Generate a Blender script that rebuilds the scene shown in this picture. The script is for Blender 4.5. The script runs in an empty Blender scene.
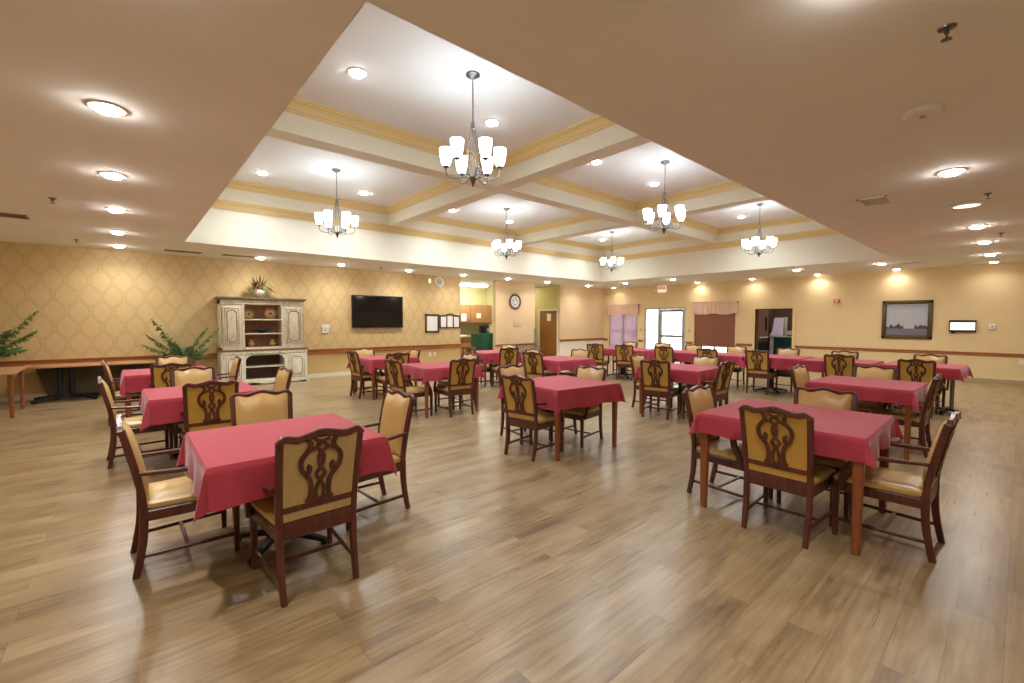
import bpy, bmesh, math, random
from mathutils import Vector, Matrix
R = math.radians
PI = math.pi
C = bpy.context.scene.collection
random.seed(7)
ZC = 2.918      # low ceiling
ZT = 4.13       # coffer ceiling
YW = 12.175     # wallpapered wall
XW = 15.995     # wall with the doors
X0, X1, Y0, Y1 = 0.853, 13.021, 1.978, 10.014   # opening in the low ceiling
XB, YB = -2.3, -1.7                               # walls behind the camera

# ------------------------------------------------------------------ materials
def newmat(name):
    m = bpy.data.materials.new(name); m.use_nodes = True
    nt = m.node_tree; b = nt.nodes['Principled BSDF']
    return m, nt, b
def mat(name, col, rough=.5, metal=0., spec=None, emit=None, es=0., noise=0., nscale=8., bump=0., sheen=0., coat=0., trans=0., stretch=None):
    m, nt, b = newmat(name)
    b.inputs['Base Color'].default_value = (*col, 1); b.inputs['Roughness'].default_value = rough
    b.inputs['Metallic'].default_value = metal
    if spec is not None: b.inputs['Specular IOR Level'].default_value = spec
    if sheen: b.inputs['Sheen Weight'].default_value = sheen; b.inputs['Sheen Roughness'].default_value = .4
    if coat: b.inputs['Coat Weight'].default_value = coat; b.inputs['Coat Roughness'].default_value = .15
    if trans: b.inputs['Transmission Weight'].default_value = trans
    if emit: b.inputs['Emission Color'].default_value = (*emit, 1); b.inputs['Emission Strength'].default_value = es
    if noise or bump:
        tc = nt.nodes.new('ShaderNodeTexCoord'); n = nt.nodes.new('ShaderNodeTexNoise')
        n.inputs['Scale'].default_value = nscale; n.inputs['Detail'].default_value = 5
        src = tc.outputs['Object']
        if stretch:
            mp = nt.nodes.new('ShaderNodeMapping'); mp.inputs['Scale'].default_value = stretch
            nt.links.new(src, mp.inputs['Vector']); src = mp.outputs['Vector']
        nt.links.new(src, n.inputs['Vector'])
        if noise:
            r = nt.nodes.new('ShaderNodeMapRange'); r.inputs['From Min'].default_value = .3; r.inputs['From Max'].default_value = .7
            r.inputs['To Min'].default_value = 1 - noise; r.inputs['To Max'].default_value = 1 + noise * .6
            mx = nt.nodes.new('ShaderNodeVectorMath'); mx.operation = 'SCALE'; mx.inputs[0].default_value = col
            nt.links.new(n.outputs['Fac'], r.inputs['Value']); nt.links.new(r.outputs['Result'], mx.inputs['Scale'])
            nt.links.new(mx.outputs['Vector'], b.inputs['Base Color'])
        if bump:
            bp = nt.nodes.new('ShaderNodeBump'); bp.inputs['Strength'].default_value = bump; bp.inputs['Distance'].default_value = .01
            nt.links.new(n.outputs['Fac'], bp.inputs['Height']); nt.links.new(bp.outputs['Normal'], b.inputs['Normal'])
    return m
def node(nt, typ, **kw):
    n = nt.nodes.new(typ)
    for k, v in kw.items(): setattr(n, k, v)
    return n
def math_(nt, op, a, b=None, c=None):
    n = nt.nodes.new('ShaderNodeMath'); n.operation = op
    for i, v in enumerate((a, b, c)):
        if v is None: continue
        if isinstance(v, (int, float)): n.inputs[i].default_value = v
        else: nt.links.new(v, n.inputs[i])
    return n.outputs[0]
def mixc(nt, f, a, b):
    n = nt.nodes.new('ShaderNodeMix'); n.data_type = 'RGBA'
    for s, v in ((n.inputs[0], f), (n.inputs[6], a), (n.inputs[7], b)):
        if isinstance(v, (int, float)): s.default_value = v
        elif isinstance(v, tuple): s.default_value = (*v, 1)
        else: nt.links.new(v, s)
    return n.outputs[2]

def floor_mat():
    m, nt, b = newmat('floor_planks')
    tc = node(nt, 'ShaderNodeTexCoord'); L = nt.links
    br = node(nt, 'ShaderNodeTexBrick'); br.offset = .37; br.squash = 1
    br.inputs['Scale'].default_value = 1; br.inputs['Mortar Size'].default_value = .0016; br.inputs['Mortar Smooth'].default_value = .4
    br.inputs['Brick Width'].default_value = 1.22; br.inputs['Row Height'].default_value = .178
    br.inputs['Color1'].default_value = (0, 0, 0, 1); br.inputs['Color2'].default_value = (1, 1, 1, 1); br.inputs['Mortar'].default_value = (.5, .5, .5, 1)
    L.new(tc.outputs['Object'], br.inputs['Vector'])
    # per-plank shift of the grain
    off = node(nt, 'ShaderNodeVectorMath', operation='SCALE'); L.new(br.outputs['Color'], off.inputs[0]); off.inputs['Scale'].default_value = 37.
    ad = node(nt, 'ShaderNodeVectorMath', operation='ADD'); L.new(tc.outputs['Object'], ad.inputs[0]); L.new(off.outputs[0], ad.inputs[1])
    def nz(scale, st, det=6, dist=0.):
        mp = node(nt, 'ShaderNodeMapping'); mp.inputs['Scale'].default_value = st; L.new(ad.outputs[0], mp.inputs['Vector'])
        n = node(nt, 'ShaderNodeTexNoise'); n.inputs['Scale'].default_value = scale; n.inputs['Detail'].default_value = det
        n.inputs['Distortion'].default_value = dist; L.new(mp.outputs[0], n.inputs['Vector']); return n.outputs['Fac']
    g1 = nz(2.0, (.7, 4.0, 1), 4, 1.0); g2 = nz(6, (.45, 8, 1), 8, 1.2); g3 = nz(1.6, (1, 2.2, 1), 4, .5)
    mp = node(nt, 'ShaderNodeMapping'); mp.inputs['Scale'].default_value = (.45, 4.2, 1); L.new(ad.outputs[0], mp.inputs['Vector'])
    wv = node(nt, 'ShaderNodeTexWave', wave_type='RINGS'); wv.inputs['Scale'].default_value = 1.7; wv.inputs['Distortion'].default_value = 7
    wv.inputs['Detail'].default_value = 3; wv.inputs['Detail Scale'].default_value = 1.2; L.new(mp.outputs[0], wv.inputs['Vector'])
    pl = node(nt, 'ShaderNodeSeparateColor'); L.new(br.outputs['Color'], pl.inputs[0])
    v = math_(nt, 'MULTIPLY', g1, .55); v = math_(nt, 'MULTIPLY_ADD', g2, .27, v); v = math_(nt, 'MULTIPLY_ADD', wv.outputs['Fac'], .05, v)
    v = math_(nt, 'MULTIPLY_ADD', g3, .45, v); v = math_(nt, 'MULTIPLY_ADD', pl.outputs[0], .055, v)
    cr = node(nt, 'ShaderNodeValToRGB'); e = cr.color_ramp.elements
    e[0].position = .44; e[0].color = (.115, .070, .038, 1); e[1].position = .93; e[1].color = (.40, .295, .172, 1)
    q = e.new(.68); q.color = (.268, .183, .090, 1)
    L.new(v, cr.inputs[0])
    fac = math_(nt, 'MULTIPLY', br.outputs['Fac'], .55)
    L.new(mixc(nt, fac, cr.outputs[0], (.10, .055, .03)), b.inputs['Base Color'])
    rr = math_(nt, 'MULTIPLY_ADD', g2, .14, .23); L.new(rr, b.inputs['Roughness'])
    b.inputs['Specular IOR Level'].default_value = .5
    bp = node(nt, 'ShaderNodeBump'); bp.inputs['Strength'].default_value = .08; bp.inputs['Distance'].default_value = .001
    L.new(math_(nt, 'SUBTRACT', g2, br.outputs['Fac']), bp.inputs['Height']); L.new(bp.outputs[0], b.inputs['Normal'])
    return m

def wallpaper_mat():
    m, nt, b = newmat('wallpaper_ogee'); L = nt.links
    tc = node(nt, 'ShaderNodeTexCoord'); sp = node(nt, 'ShaderNodeSeparateXYZ'); L.new(tc.outputs['Object'], sp.inputs[0])
    P = .341; ph = math_(nt, 'MULTIPLY_ADD', sp.outputs[2], 2 * PI / .62, -2 * PI * 2.28 / .62 + PI)
    c = math_(nt, 'MULTIPLY', math_(nt, 'COSINE', ph), .25)
    u = math_(nt, 'MULTIPLY_ADD', sp.outputs[0], 1 / P, .25)
    def dist(x):  # distance to the nearest integer
        return math_(nt, 'ABSOLUTE', math_(nt, 'SUBTRACT', x, math_(nt, 'ROUND', x)))
    d1 = dist(math_(nt, 'SUBTRACT', u, c)); d2 = dist(math_(nt, 'ADD', math_(nt, 'ADD', u, c), .5))
    d = math_(nt, 'MINIMUM', d1, d2)
    def band(lo, hi):
        return math_(nt, 'MULTIPLY', math_(nt, 'GREATER_THAN', d, lo), math_(nt, 'LESS_THAN', d, hi))
    f = math_(nt, 'ADD', math_(nt, 'MULTIPLY', band(.045, .088), .85), math_(nt, 'MULTIPLY', band(-1, .045), .18))
    n = node(nt, 'ShaderNodeTexNoise'); n.inputs['Scale'].default_value = 16; n.inputs['Detail'].default_value = 4; L.new(tc.outputs['Object'], n.inputs['Vector'])
    n2 = math_(nt, 'MULTIPLY', math_(nt, 'SUBTRACT', n.outputs['Fac'], .5), .7)
    ground = mixc(nt, math_(nt, 'ADD', n2, .5), (.57, .42, .19), (.66, .50, .26))
    L.new(mixc(nt, math_(nt, 'MULTIPLY', f, .75), ground, (.44, .30, .11)), b.inputs['Base Color'])
    b.inputs['Roughness'].default_value = .55
    return m

def wood_mat(name, c1, c2, axis=2, rough=.35, scale=1., coat=.0):
    m, nt, b = newmat(name); L = nt.links
    tc = node(nt, 'ShaderNodeTexCoord'); mp = node(nt, 'ShaderNodeMapping'); s = [14 * scale] * 3; s[axis] = 1.2 * scale
    mp.inputs['Scale'].default_value = s; L.new(tc.outputs['Object'], mp.inputs[0])
    n = node(nt, 'ShaderNodeTexNoise'); n.inputs['Scale'].default_value = 2.5; n.inputs['Detail'].default_value = 6; n.inputs['Distortion'].default_value = .5
    L.new(mp.outputs[0], n.inputs['Vector'])
    f = node(nt, 'ShaderNodeMapRange'); f.inputs['From Min'].default_value = .3; f.inputs['From Max'].default_value = .72; L.new(n.outputs['Fac'], f.inputs[0])
    L.new(mixc(nt, f.outputs[0], c1, c2), b.inputs['Base Color']); b.inputs['Roughness'].default_value = rough
    if coat: b.inputs['Coat Weight'].default_value = coat; b.inputs['Coat Roughness'].default_value = .2
    return m

M = {}
M['floor'] = floor_mat()
M['paper'] = wallpaper_mat()
M['dado'] = mat('dado_paint', (.50, .335, .125), .55, noise=.04, nscale=6)
M['tan'] = mat('tan_wall_paint', (.72, .55, .30), .6, noise=.03, nscale=3)
M['dado_pale'] = mat('pale_dado_paint', (.72, .57, .31), .6, noise=.03, nscale=3)
M['peach'] = mat('peach_wall_paint', (.70, .52, .31), .6, noise=.02, nscale=3)
M['green_wall'] = mat('yellow_green_wall_paint', (.60, .52, .20), .6, noise=.02, nscale=3)
M['pale_green'] = mat('pale_green_wall_paint', (.74, .70, .42), .6, noise=.02, nscale=3)
M['olive'] = mat('olive_backsplash', (.25, .22, .12), .4)
M['ceil'] = mat('low_ceiling_paint', (.82, .82, .81), .85, noise=.02, nscale=2)
M['cream'] = mat('cream_paint', (.75, .70, .56), .7, noise=.02, nscale=2)
M['white_ceil'] = mat('white_ceiling_paint', (.80, .80, .79), .8, noise=.015, nscale=2)
M['crown'] = mat('golden_moulding_paint', (.72, .54, .25), .5)
M['rail'] = wood_mat('reddish_rail_wood', (.27, .085, .022), (.42, .15, .045), 0, .3)
M['chairwood'] = wood_mat('mahogany_chair_wood', (.048, .011, .009), (.125, .029, .018), 2, .36, coat=.10)
M['tablewood'] = wood_mat('orange_brown_wood', (.17, .045, .016), (.28, .082, .026), 2, .34, coat=.15)
M['topwood'] = wood_mat('oak_table_top', (.40, .20, .085), (.50, .27, .125), 0, .35)
M['vinyl'] = mat('golden_vinyl', (.52, .335, .12), .34, noise=.10, nscale=5, bump=.12)
M['backcloth'] = mat('mustard_back_cloth', (.50, .285, .05), .55, noise=.08, nscale=60, stretch=(1, 1, .1))
M['backbeige'] = mat('beige_back_cloth', (.46, .32, .13), .55, noise=.08, nscale=60, stretch=(1, 1, .1))
M['cloth'] = mat('crimson_cloth', (.375, .040, .062), .85, noise=.05, nscale=9, bump=.1, sheen=.22, spec=.3)
M['black'] = mat('black_metal', (.012, .013, .016), .35, .2, noise=.2, nscale=12)
M['greymetal'] = mat('grey_metal', (.17, .19, .21), .35, .7)
M['silver'] = mat('brushed_nickel', (.15, .145, .14), .4, .8)
M['alu'] = mat('aluminium_frame', (.34, .37, .37), .4, .4)
M['white'] = mat('white_plastic', (.78, .76, .72), .4)
M['whitepaint'] = mat('white_paint', (.75, .73, .69), .5)
M['paper_w'] = mat('white_paper', (.82, .81, .80), .6)
M['screen'] = mat('black_screen', (.004, .004, .005), .08)
M['tvframe'] = mat('gloss_black_plastic', (.008, .008, .009), .2)
M['bronze'] = mat('bronze_frame', (.11, .075, .03), .35, .4, noise=.2, nscale=30)
M['darkframe'] = mat('dark_frame', (.07, .045, .03), .4)
M['hutch'] = mat('distressed_cream', (.66, .61, .45), .55, noise=.18, nscale=22, stretch=(1, 1, .35))
M['hutchgrey'] = mat('worn_taupe_wood', (.27, .22, .15), .5, noise=.3, nscale=20)
M['hutchin'] = mat('rust_brown_interior', (.30, .14, .085), .6, noise=.15, nscale=10)
M['hutchdark'] = mat('dark_interior', (.10, .055, .03), .6)
M['hutchline'] = mat('red_brown_lining', (.16, .05, .03), .5)
M['hutchtop'] = wood_mat('hutch_shelf_wood', (.16, .06, .03), (.25, .11, .05), 0, .35)
M['gold'] = mat('glazed_gold', (.62, .38, .10), .25, noise=.25, nscale=20)
M['platecentre'] = mat('painted_plate_centre', (.55, .16, .04), .3, noise=.5, nscale=40)
M['platecream'] = mat('cream_glaze', (.75, .62, .36), .25)
M['darkgreenglaze'] = mat('dark_green_glaze', (.04, .05, .035), .3, noise=.3, nscale=14)
M['leaf'] = mat('palm_leaf', (.14, .24, .07), .45, noise=.4, nscale=12)
M['leafred'] = mat('russet_leaf', (.17, .055, .02), .5, noise=.5, nscale=18)
M['pot'] = mat('stone_pot', (.40, .36, .26), .7, noise=.2, nscale=18)
M['basket'] = mat('brown_basket', (.16, .085, .035), .7, noise=.4, nscale=50)
M['door'] = wood_mat('walnut_door', (.27, .105, .022), (.38, .165, .04), 2, .35)
M['cabwood'] = wood_mat('cherry_cabinet', (.33, .15, .06), (.42, .21, .09), 2, .4)
M['darkdoor'] = wood_mat('dark_door_wood', (.13, .06, .032), (.19, .095, .05), 2, .35)
M['green'] = mat('dark_green_panel', (.008, .095, .062), .35, noise=.1, nscale=4)
M['teal'] = mat('dark_teal_panel', (.008, .045, .045), .3)
M['counter'] = mat('counter_laminate', (.45, .38, .24), .35)
M['fabric_pink'] = mat('peach_valance_cloth', (.66, .45, .33), .8, noise=.10, nscale=6, stretch=(1, 8, .3))
M['blind_brown'] = mat('brown_blind', (.22, .095, .06), .6)
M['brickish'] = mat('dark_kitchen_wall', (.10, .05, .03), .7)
M['lilac'] = mat('lilac_white_sheet', (.60, .52, .66), .7, noise=.12, nscale=6)
M['red'] = mat('red_plastic', (.55, .03, .02), .4)
M['alarm'] = mat('red_alarm_plastic', (.5, .09, .05), .4)
M['dial'] = mat('grey_dial', (.35, .34, .33), .5)
M['stone'] = mat('pale_concrete', (.6, .6, .58), .8, noise=.1, nscale=3)
M['siding'] = mat('white_siding', (.85, .86, .88), .7)
M['ventdark'] = mat('vent_shadow', (.08, .055, .03), .7)
M['ventbrown'] = mat('brown_vent_metal', (.30, .20, .10), .5)
M['lens'] = mat('lit_lens', (.9, .9, .85), .4, emit=(1, .95, .88), es=95)
M['lens_cool'] = mat('lit_cool_lens', (.9, .9, .85), .4, emit=(.80, 1, .93), es=1.0)
M['shade'] = mat('lit_frosted_glass', (.9, .9, .88), .35, emit=(.80, .91, 1), es=8.5)
M['tube'] = mat('lit_fluorescent_diffuser', (.9, .9, .9), .4, emit=(.97, 1, .86), es=30)
M['lightbox'] = mat('lit_panel', (.9, .9, .9), .4, emit=(.95, .97, 1), es=.55)
M['exitlit'] = mat('exit_sign_face', (.8, .78, .7), .4, emit=(1, .9, .7), es=.35)
M['exitred'] = mat('exit_sign_red', (.7, .03, .03), .4, emit=(1, .1, .1), es=.1)
M['trimring'] = mat('fixture_ring', (.82, .78, .72), .4)

def glass_mat():
    m, nt, b = newmat('window_glass')
    b.inputs['Transmission Weight'].default_value = 1; b.inputs['Roughness'].default_value = 0; b.inputs['IOR'].default_value = 1.02
    return m
M['glass'] = glass_mat()
def blind_mat(name, col, t):
    m, nt, b = newmat(name); L = nt.links
    tr = node(nt, 'ShaderNodeBsdfTranslucent'); tr.inputs[0].default_value = (*col, 1); b.inputs['Base Color'].default_value = (*col, 1); b.inputs['Roughness'].default_value = .7
    mx = node(nt, 'ShaderNodeMixShader'); mx.inputs[0].default_value = t
    L.new(b.outputs[0], mx.inputs[1]); L.new(tr.outputs[0], mx.inputs[2]); L.new(mx.outputs[0], nt.nodes['Material Output'].inputs[0])
    return m
M['blind_mauve'] = blind_mat('mauve_blind', (.50, .36, .40), .40)
M['blind_brown'] = blind_mat('brown_blind', (.33, .14, .08), .25)
def painting_mat():
    m, nt, b = newmat('landscape_print'); L = nt.links
    tc = node(nt, 'ShaderNodeTexCoord'); sp = node(nt, 'ShaderNodeSeparateXYZ'); L.new(tc.outputs['Generated'], sp.inputs[0])
    n = node(nt, 'ShaderNodeTexNoise'); n.inputs['Scale'].default_value = 9; n.inputs['Detail'].default_value = 6
    mp = node(nt, 'ShaderNodeMapping'); mp.inputs['Scale'].default_value = (1, 1, .05); L.new(tc.outputs['Generated'], mp.inputs[0]); L.new(mp.outputs[0], n.inputs[0])
    h = math_(nt, 'MULTIPLY_ADD', n.outputs['Fac'], .42, .10)       # tree line height
    gap = math_(nt, 'ABSOLUTE', math_(nt, 'SUBTRACT', sp.outputs[1], .44)); h = math_(nt, 'ADD', h, math_(nt, 'MULTIPLY', math_(nt, 'LESS_THAN', gap, .13), -.2))
    tree = math_(nt, 'MULTIPLY', math_(nt, 'GREATER_THAN', h, sp.outputs[2]), 1)
    n2 = node(nt, 'ShaderNodeTexNoise'); n2.inputs['Scale'].default_value = 4; mp2 = node(nt, 'ShaderNodeMapping'); mp2.inputs['Scale'].default_value = (1, .6, 5)
    L.new(tc.outputs['Generated'], mp2.inputs[0]); L.new(mp2.outputs[0], n2.inputs[0])
    sky = mixc(nt, n2.outputs['Fac'], (.30, .33, .40), (.52, .53, .56))
    a = mixc(nt, tree, sky, (.05, .05, .055))
    grd = mixc(nt, math_(nt, 'GREATER_THAN', sp.outputs[2], .22), mixc(nt, n2.outputs['Fac'], (.10, .09, .12), (.24, .21, .26)), a)
    L.new(grd, b.inputs['Base Color']); b.inputs['Roughness'].default_value = .3
    return m
M['painting'] = painting_mat()

# ------------------------------------------------------------------ mesh helpers
class MB:
    def __init__(s): s.v = []; s.f = []; s.s = []; s.m = []; s.mi = 0
    def add(s, vs, fs, smooth=False):
        o = len(s.v); s.v += [tuple(v) for v in vs]; s.f += [tuple(i + o for i in f) for f in fs]
        s.s += [smooth] * len(fs); s.m += [s.mi] * len(fs)
    def box(s, a, b, bev=0.):
        x0, y0, z0 = [min(p, q) for p, q in zip(a, b)]; x1, y1, z1 = [max(p, q) for p, q in zip(a, b)]
        if bev <= 0:
            s.add([(x0,y0,z0),(x1,y0,z0),(x1,y1,z0),(x0,y1,z0),(x0,y0,z1),(x1,y0,z1),(x1,y1,z1),(x0,y1,z1)],
                  [(0,3,2,1),(4,5,6,7),(0,1,5,4),(1,2,6,5),(2,3,7,6),(3,0,4,7)])
        else:
            bm = bmesh.new(); bmesh.ops.create_cube(bm, size=1)
            for v in bm.verts: v.co = Vector((x0 + (v.co.x + .5) * (x1 - x0), y0 + (v.co.y + .5) * (y1 - y0), z0 + (v.co.z + .5) * (z1 - z0)))
            bmesh.ops.bevel(bm, geom=bm.edges[:], offset=min(bev, .49 * min(x1 - x0, y1 - y0, z1 - z0)), segments=2, profile=.6, affect='EDGES')
            bm.verts.ensure_lookup_table(); s.add([v.co[:] for v in bm.verts], [[v.index for v in f.verts] for f in bm.faces], True); bm.free()
        return s
    def loft(s, rings, closed=True, caps=True, smooth=True):
        n = len(rings[0]); vs = [p for r in rings for p in r]; fs = []
        for i in range(len(rings) - 1):
            for j in range(n if closed else n - 1):
                k = (j + 1) % n; fs.append((i*n+j, i*n+k, (i+1)*n+k, (i+1)*n+j))
        s.add(vs, fs, smooth)
        if caps and closed:
            s.add(list(rings[0]), [tuple(range(n))[::-1]]); s.add(list(rings[-1]), [tuple(range(n))])
        return s
    def sweep(s, pts, w, h, side=(0, 1, 0), smooth=True, ws=None):
        """rectangular (rounded) bar along pts; side = width direction"""
        pts = [Vector(p) for p in pts]; sd = Vector(side).normalized(); rings = []
        for i, p in enumerate(pts):
            t = (pts[min(i+1, len(pts)-1)] - pts[max(i-1, 0)]).normalized(); n = t.cross(sd).normalized(); b = n.cross(t).normalized()
            ww, hh = (ws[i] if ws else (w, h)); a, c = ww / 2, hh / 2; r = min(a, c) * .35
            rings.append([p + b*x + n*y for x, y in ((a-r,c),(a,c-r),(a,-c+r),(a-r,-c),(-a+r,-c),(-a,-c+r),(-a,c-r),(-a+r,c))])
        return s.loft(rings, smooth=smooth)
    def tube(s, pts, r, n=8, caps=True, rs=None):
        pts = [Vector(p) for p in pts]; rings = []; t0 = (pts[1] - pts[0]).normalized()
        u = t0.orthogonal().normalized()
        for i, p in enumerate(pts):
            t = (pts[min(i+1, len(pts)-1)] - pts[max(i-1, 0)]).normalized(); u = (u - t * u.dot(t)).normalized(); v = t.cross(u)
            rr = rs[i] if rs else r
            rings.append([p + (u*math.cos(2*PI*k/n) + v*math.sin(2*PI*k/n)) * rr for k in range(n)])
        return s.loft(rings, caps=caps)
    def lathe(s, prof, n=24, c=(0, 0, 0), caps=True, axis='z'):
        rings = []
        for r, z in prof:
            ring = []
            for k in range(n):
                a = 2*PI*k/n; x, y = r*math.cos(a), r*math.sin(a)
                p = (x, y, z) if axis == 'z' else ((z, x, y) if axis == 'x' else (y, z, x))
                ring.append((p[0]+c[0], p[1]+c[1], p[2]+c[2]))
            rings.append(ring)
        return s.loft(rings, caps=caps)
    def ribbon(s, pts, w, x0, x1):
        """flat strip in the YZ plane between x0 and x1"""
        P = [Vector((p[0], p[1])) for p in pts]; rings = []
        for i, p in enumerate(P):
            t = (P[min(i+1, len(P)-1)] - P[max(i-1, 0)]).normalized(); n = Vector((-t.y, t.x)) * w / 2
            a, b = p + n, p - n; rings.append([(x0, a.x, a.y), (x1, a.x, a.y), (x1, b.x, b.y), (x0, b.x, b.y)])
        return s.loft(rings, smooth=False)
    def mats(s, i): s.mi = i; return s
    def build(s, name, m, parent=None, loc=None, rz=None):
        me = bpy.data.meshes.new(name); me.from_pydata(s.v, [], s.f); me.polygons.foreach_set('use_smooth', s.s)
        me.polygons.foreach_set('material_index', s.m)
        for x in (m if isinstance(m, (list, tuple)) else [m]): me.materials.append(x if not isinstance(x, str) else M[x])
        bm = bmesh.new(); bm.from_mesh(me); bmesh.ops.recalc_face_normals(bm, faces=bm.faces[:])
        for e in bm.edges:
            if len(e.link_faces) == 2 and e.calc_face_angle(0) > R(38): e.smooth = False
        bm.to_mesh(me); bm.free()
        o = bpy.data.objects.new(name, me); C.objects.link(o)
        if parent: o.parent = parent
        if loc: o.location = loc
        if rz is not None: o.rotation_euler.z = rz
        return o
def catmull(pts, k=4):
    P = [Vector(p) for p in pts]; out = []
    for i in range(len(P) - 1):
        a, b, c, d = P[max(i-1, 0)], P[i], P[i+1], P[min(i+2, len(P)-1)]
        for j in range(k):
            t = j / k; out.append(.5 * ((2*b) + (c-a)*t + (2*a-5*b+4*c-d)*t*t + (3*b-a-3*c+d)*t**3))
    out.append(P[-1]); return out
def tag(o, label, cat, group=None):
    o['label'] = label; o['category'] = cat
    if group: o['group'] = group
    return o
def empty(name, loc, label, cat, group=None, rz=0.):
    o = bpy.data.objects.new(name, None); C.objects.link(o); o.location = loc; o.rotation_euler.z = rz
    o.empty_display_size = .1; return tag(o, label, cat, group)
def struct(mb, name, m, parent=None):
    o = mb.build(name, m, parent)
    if not parent: o['kind'] = 'structure'
    return o
def copy_tree(o, parent=None):
    c = o.copy(); C.objects.link(c); c.parent = parent
    for ch in list(o.children): copy_tree(ch, c)
    return c

# ------------------------------------------------------------------ room shell
T = .15
struct(MB().box((XB-.3, YB-.3, -.12), (XW+4, YW+3.6, 0)), 'floor', 'floor')
# low ceiling with its large rectangular opening
mb = MB()
mb.box((XB-.2, YB-.2, ZC), (X0, YW+3.2, ZC+.1)); mb.box((X1, YB-.2, ZC), (XW+3.6, YW+3.2, ZC+.1))
mb.box((X0, YB-.2, ZC), (X1, Y0, ZC+.1)); mb.box((X0, Y1, ZC), (X1, YW+3.2, ZC+.1))
struct(mb, 'ceiling', 'ceil')
# recess sides, beams, coffer ceiling
mb = MB()
for a, b in (((X0-T, Y0-T, ZC+.1), (X0, Y1+T, ZT+.1)), ((X1, Y0-T, ZC+.1), (X1+T, Y1+T, ZT+.1)), ((X0, Y0-T, ZC+.1), (X1, Y0, ZT+.1)), ((X0, Y1, ZC+.1), (X1, Y1+T, ZT+.1))): mb.box(a, b)
# thin cream lining of the low edge
e = .004
mb.box((X0-e*0, Y0, ZC+.001), (X0+e, Y1, ZC+.12)); mb.box((X1-e, Y0, ZC+.001), (X1, Y1, ZC+.12)); mb.box((X0, Y0, ZC+.001), (X1, Y0+e, ZC+.12)); mb.box((X0, Y1-e, ZC+.001), (X1, Y1, ZC+.12))
struct(mb, 'ceiling_recess_wall', 'cream')
BZ = 3.745; IN = .1
xs = [(X0+IN, 4.76), (5.05, 8.77), (9.06, X1-IN)]; ys = [(Y0+IN, 5.86), (6.14, Y1-IN)]
struct(MB().box((X0, 5.86, BZ), (X1, 6.14, ZT+.05)), 'ceiling_beam', 'cream')
for a, b in ((4.76, 5.05), (8.77, 9.06)):
    m2 = MB()
    for y0, y1 in ys: m2.box((a, y0, BZ), (b, y1, ZT+.05))
    struct(m2, 'ceiling_beam', 'cream')
m2 = MB(); m2.box((X0, Y0, BZ), (X0+IN, Y1, ZT+.05)); m2.box((X1-IN, Y0, BZ), (X1, Y1, ZT+.05)); m2.box((X0+IN, Y0, BZ), (X1-IN, Y0+IN, ZT+.05)); m2.box((X0+IN, Y1-IN, BZ), (X1-IN, Y1, ZT+.05))
struct(m2, 'ceiling_beam', 'cream')
struct(MB().box((X0, Y0, ZT), (X1, Y1, ZT+.1)), 'ceiling_coffer', 'white_ceil')
def rect_ring(x0, x1, y0, y1, prof):
    mb = MB(); rings = [[(x0+o, y0+o, z), (x1-o, y0+o, z), (x1-o, y1-o, z), (x0+o, y1-o, z)] for o, z in prof]
    return mb.loft(rings + [rings[0]], caps=False, smooth=False)
crown = [(0, 3.985), (.018, 3.985), (.022, 4.01), (.04, 4.02), (.055, 4.05), (.09, 4.085), (.115, 4.09), (.12, 4.105), (.14, 4.11), (.145, ZT), (0, ZT)]
n = 1
for x0, x1 in xs:
    for y0, y1 in ys:
        struct(rect_ring(x0, x1, y0, y1, crown), 'trim_%d' % n, 'crown'); n += 1
low = [(0, 3.60), (.02, 3.60), (.028, 3.625), (.045, 3.64), (.06, 3.67), (.09, 3.70), (.10, 3.705), (.105, 3.725), (.125, 3.73), (.13, 3.755), (.09, 3.756), (.09, 3.74), (0, 3.74)]
struct(rect_ring(X0, X1, Y0, Y1, low), 'trim_%d' % n, 'crown'); n += 1

KX0, KX1, RX0, RX1 = 8.34, 9.84, 11.76, 13.15
RAIL = .735
# left (wallpapered) wall
mb = MB()
mb.mats(0).box((XB, YW, RAIL-.05), (KX0, YW+T, ZC)); mb.mats(1).box((XB, YW, 0), (KX0, YW+T, RAIL-.05))
mb.mats(2).box((KX1, YW, 0), (RX0, YW+T, ZC)); mb.mats(2).box((RX1, YW, RAIL-.05), (XW, YW+T, ZC)); mb.mats(3).box((RX1, YW, 0), (XW, YW+T, RAIL-.05))
struct(mb, 'wall_left', ['paper', 'dado', 'peach', 'cream'])
# kitchen niche and door recess behind it
mb = MB()
mb.mats(0).box((KX0-.5, YW+2.78, 0), (KX1+2.0, YW+2.93, ZC)); mb.box((KX0-.65, YW+T, 0), (KX0-.5, YW+2.93, ZC)); mb.box((RX0-.15, YW+T, 0), (RX0, YW+2.93, ZC))
mb.mats(1).box((RX0, YW+2.78, 0), (RX1+.15, YW+2.93, ZC)); mb.box((RX1, YW+T, 1.93), (RX1+.15, 13.34, ZC)); mb.box((RX1, YW+T, 0), (RX1+.15, 12.34, 1.93)); mb.box((RX1, 13.34, 0), (RX1+.15, YW+2.78, ZC))
mb.mats(2).box((KX0, YW+2.77, .93), (RX0-.15, YW+2.78, 1.45))
struct(mb, 'wall_back_niche', ['pale_green', 'green_wall', 'olive'])
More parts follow.
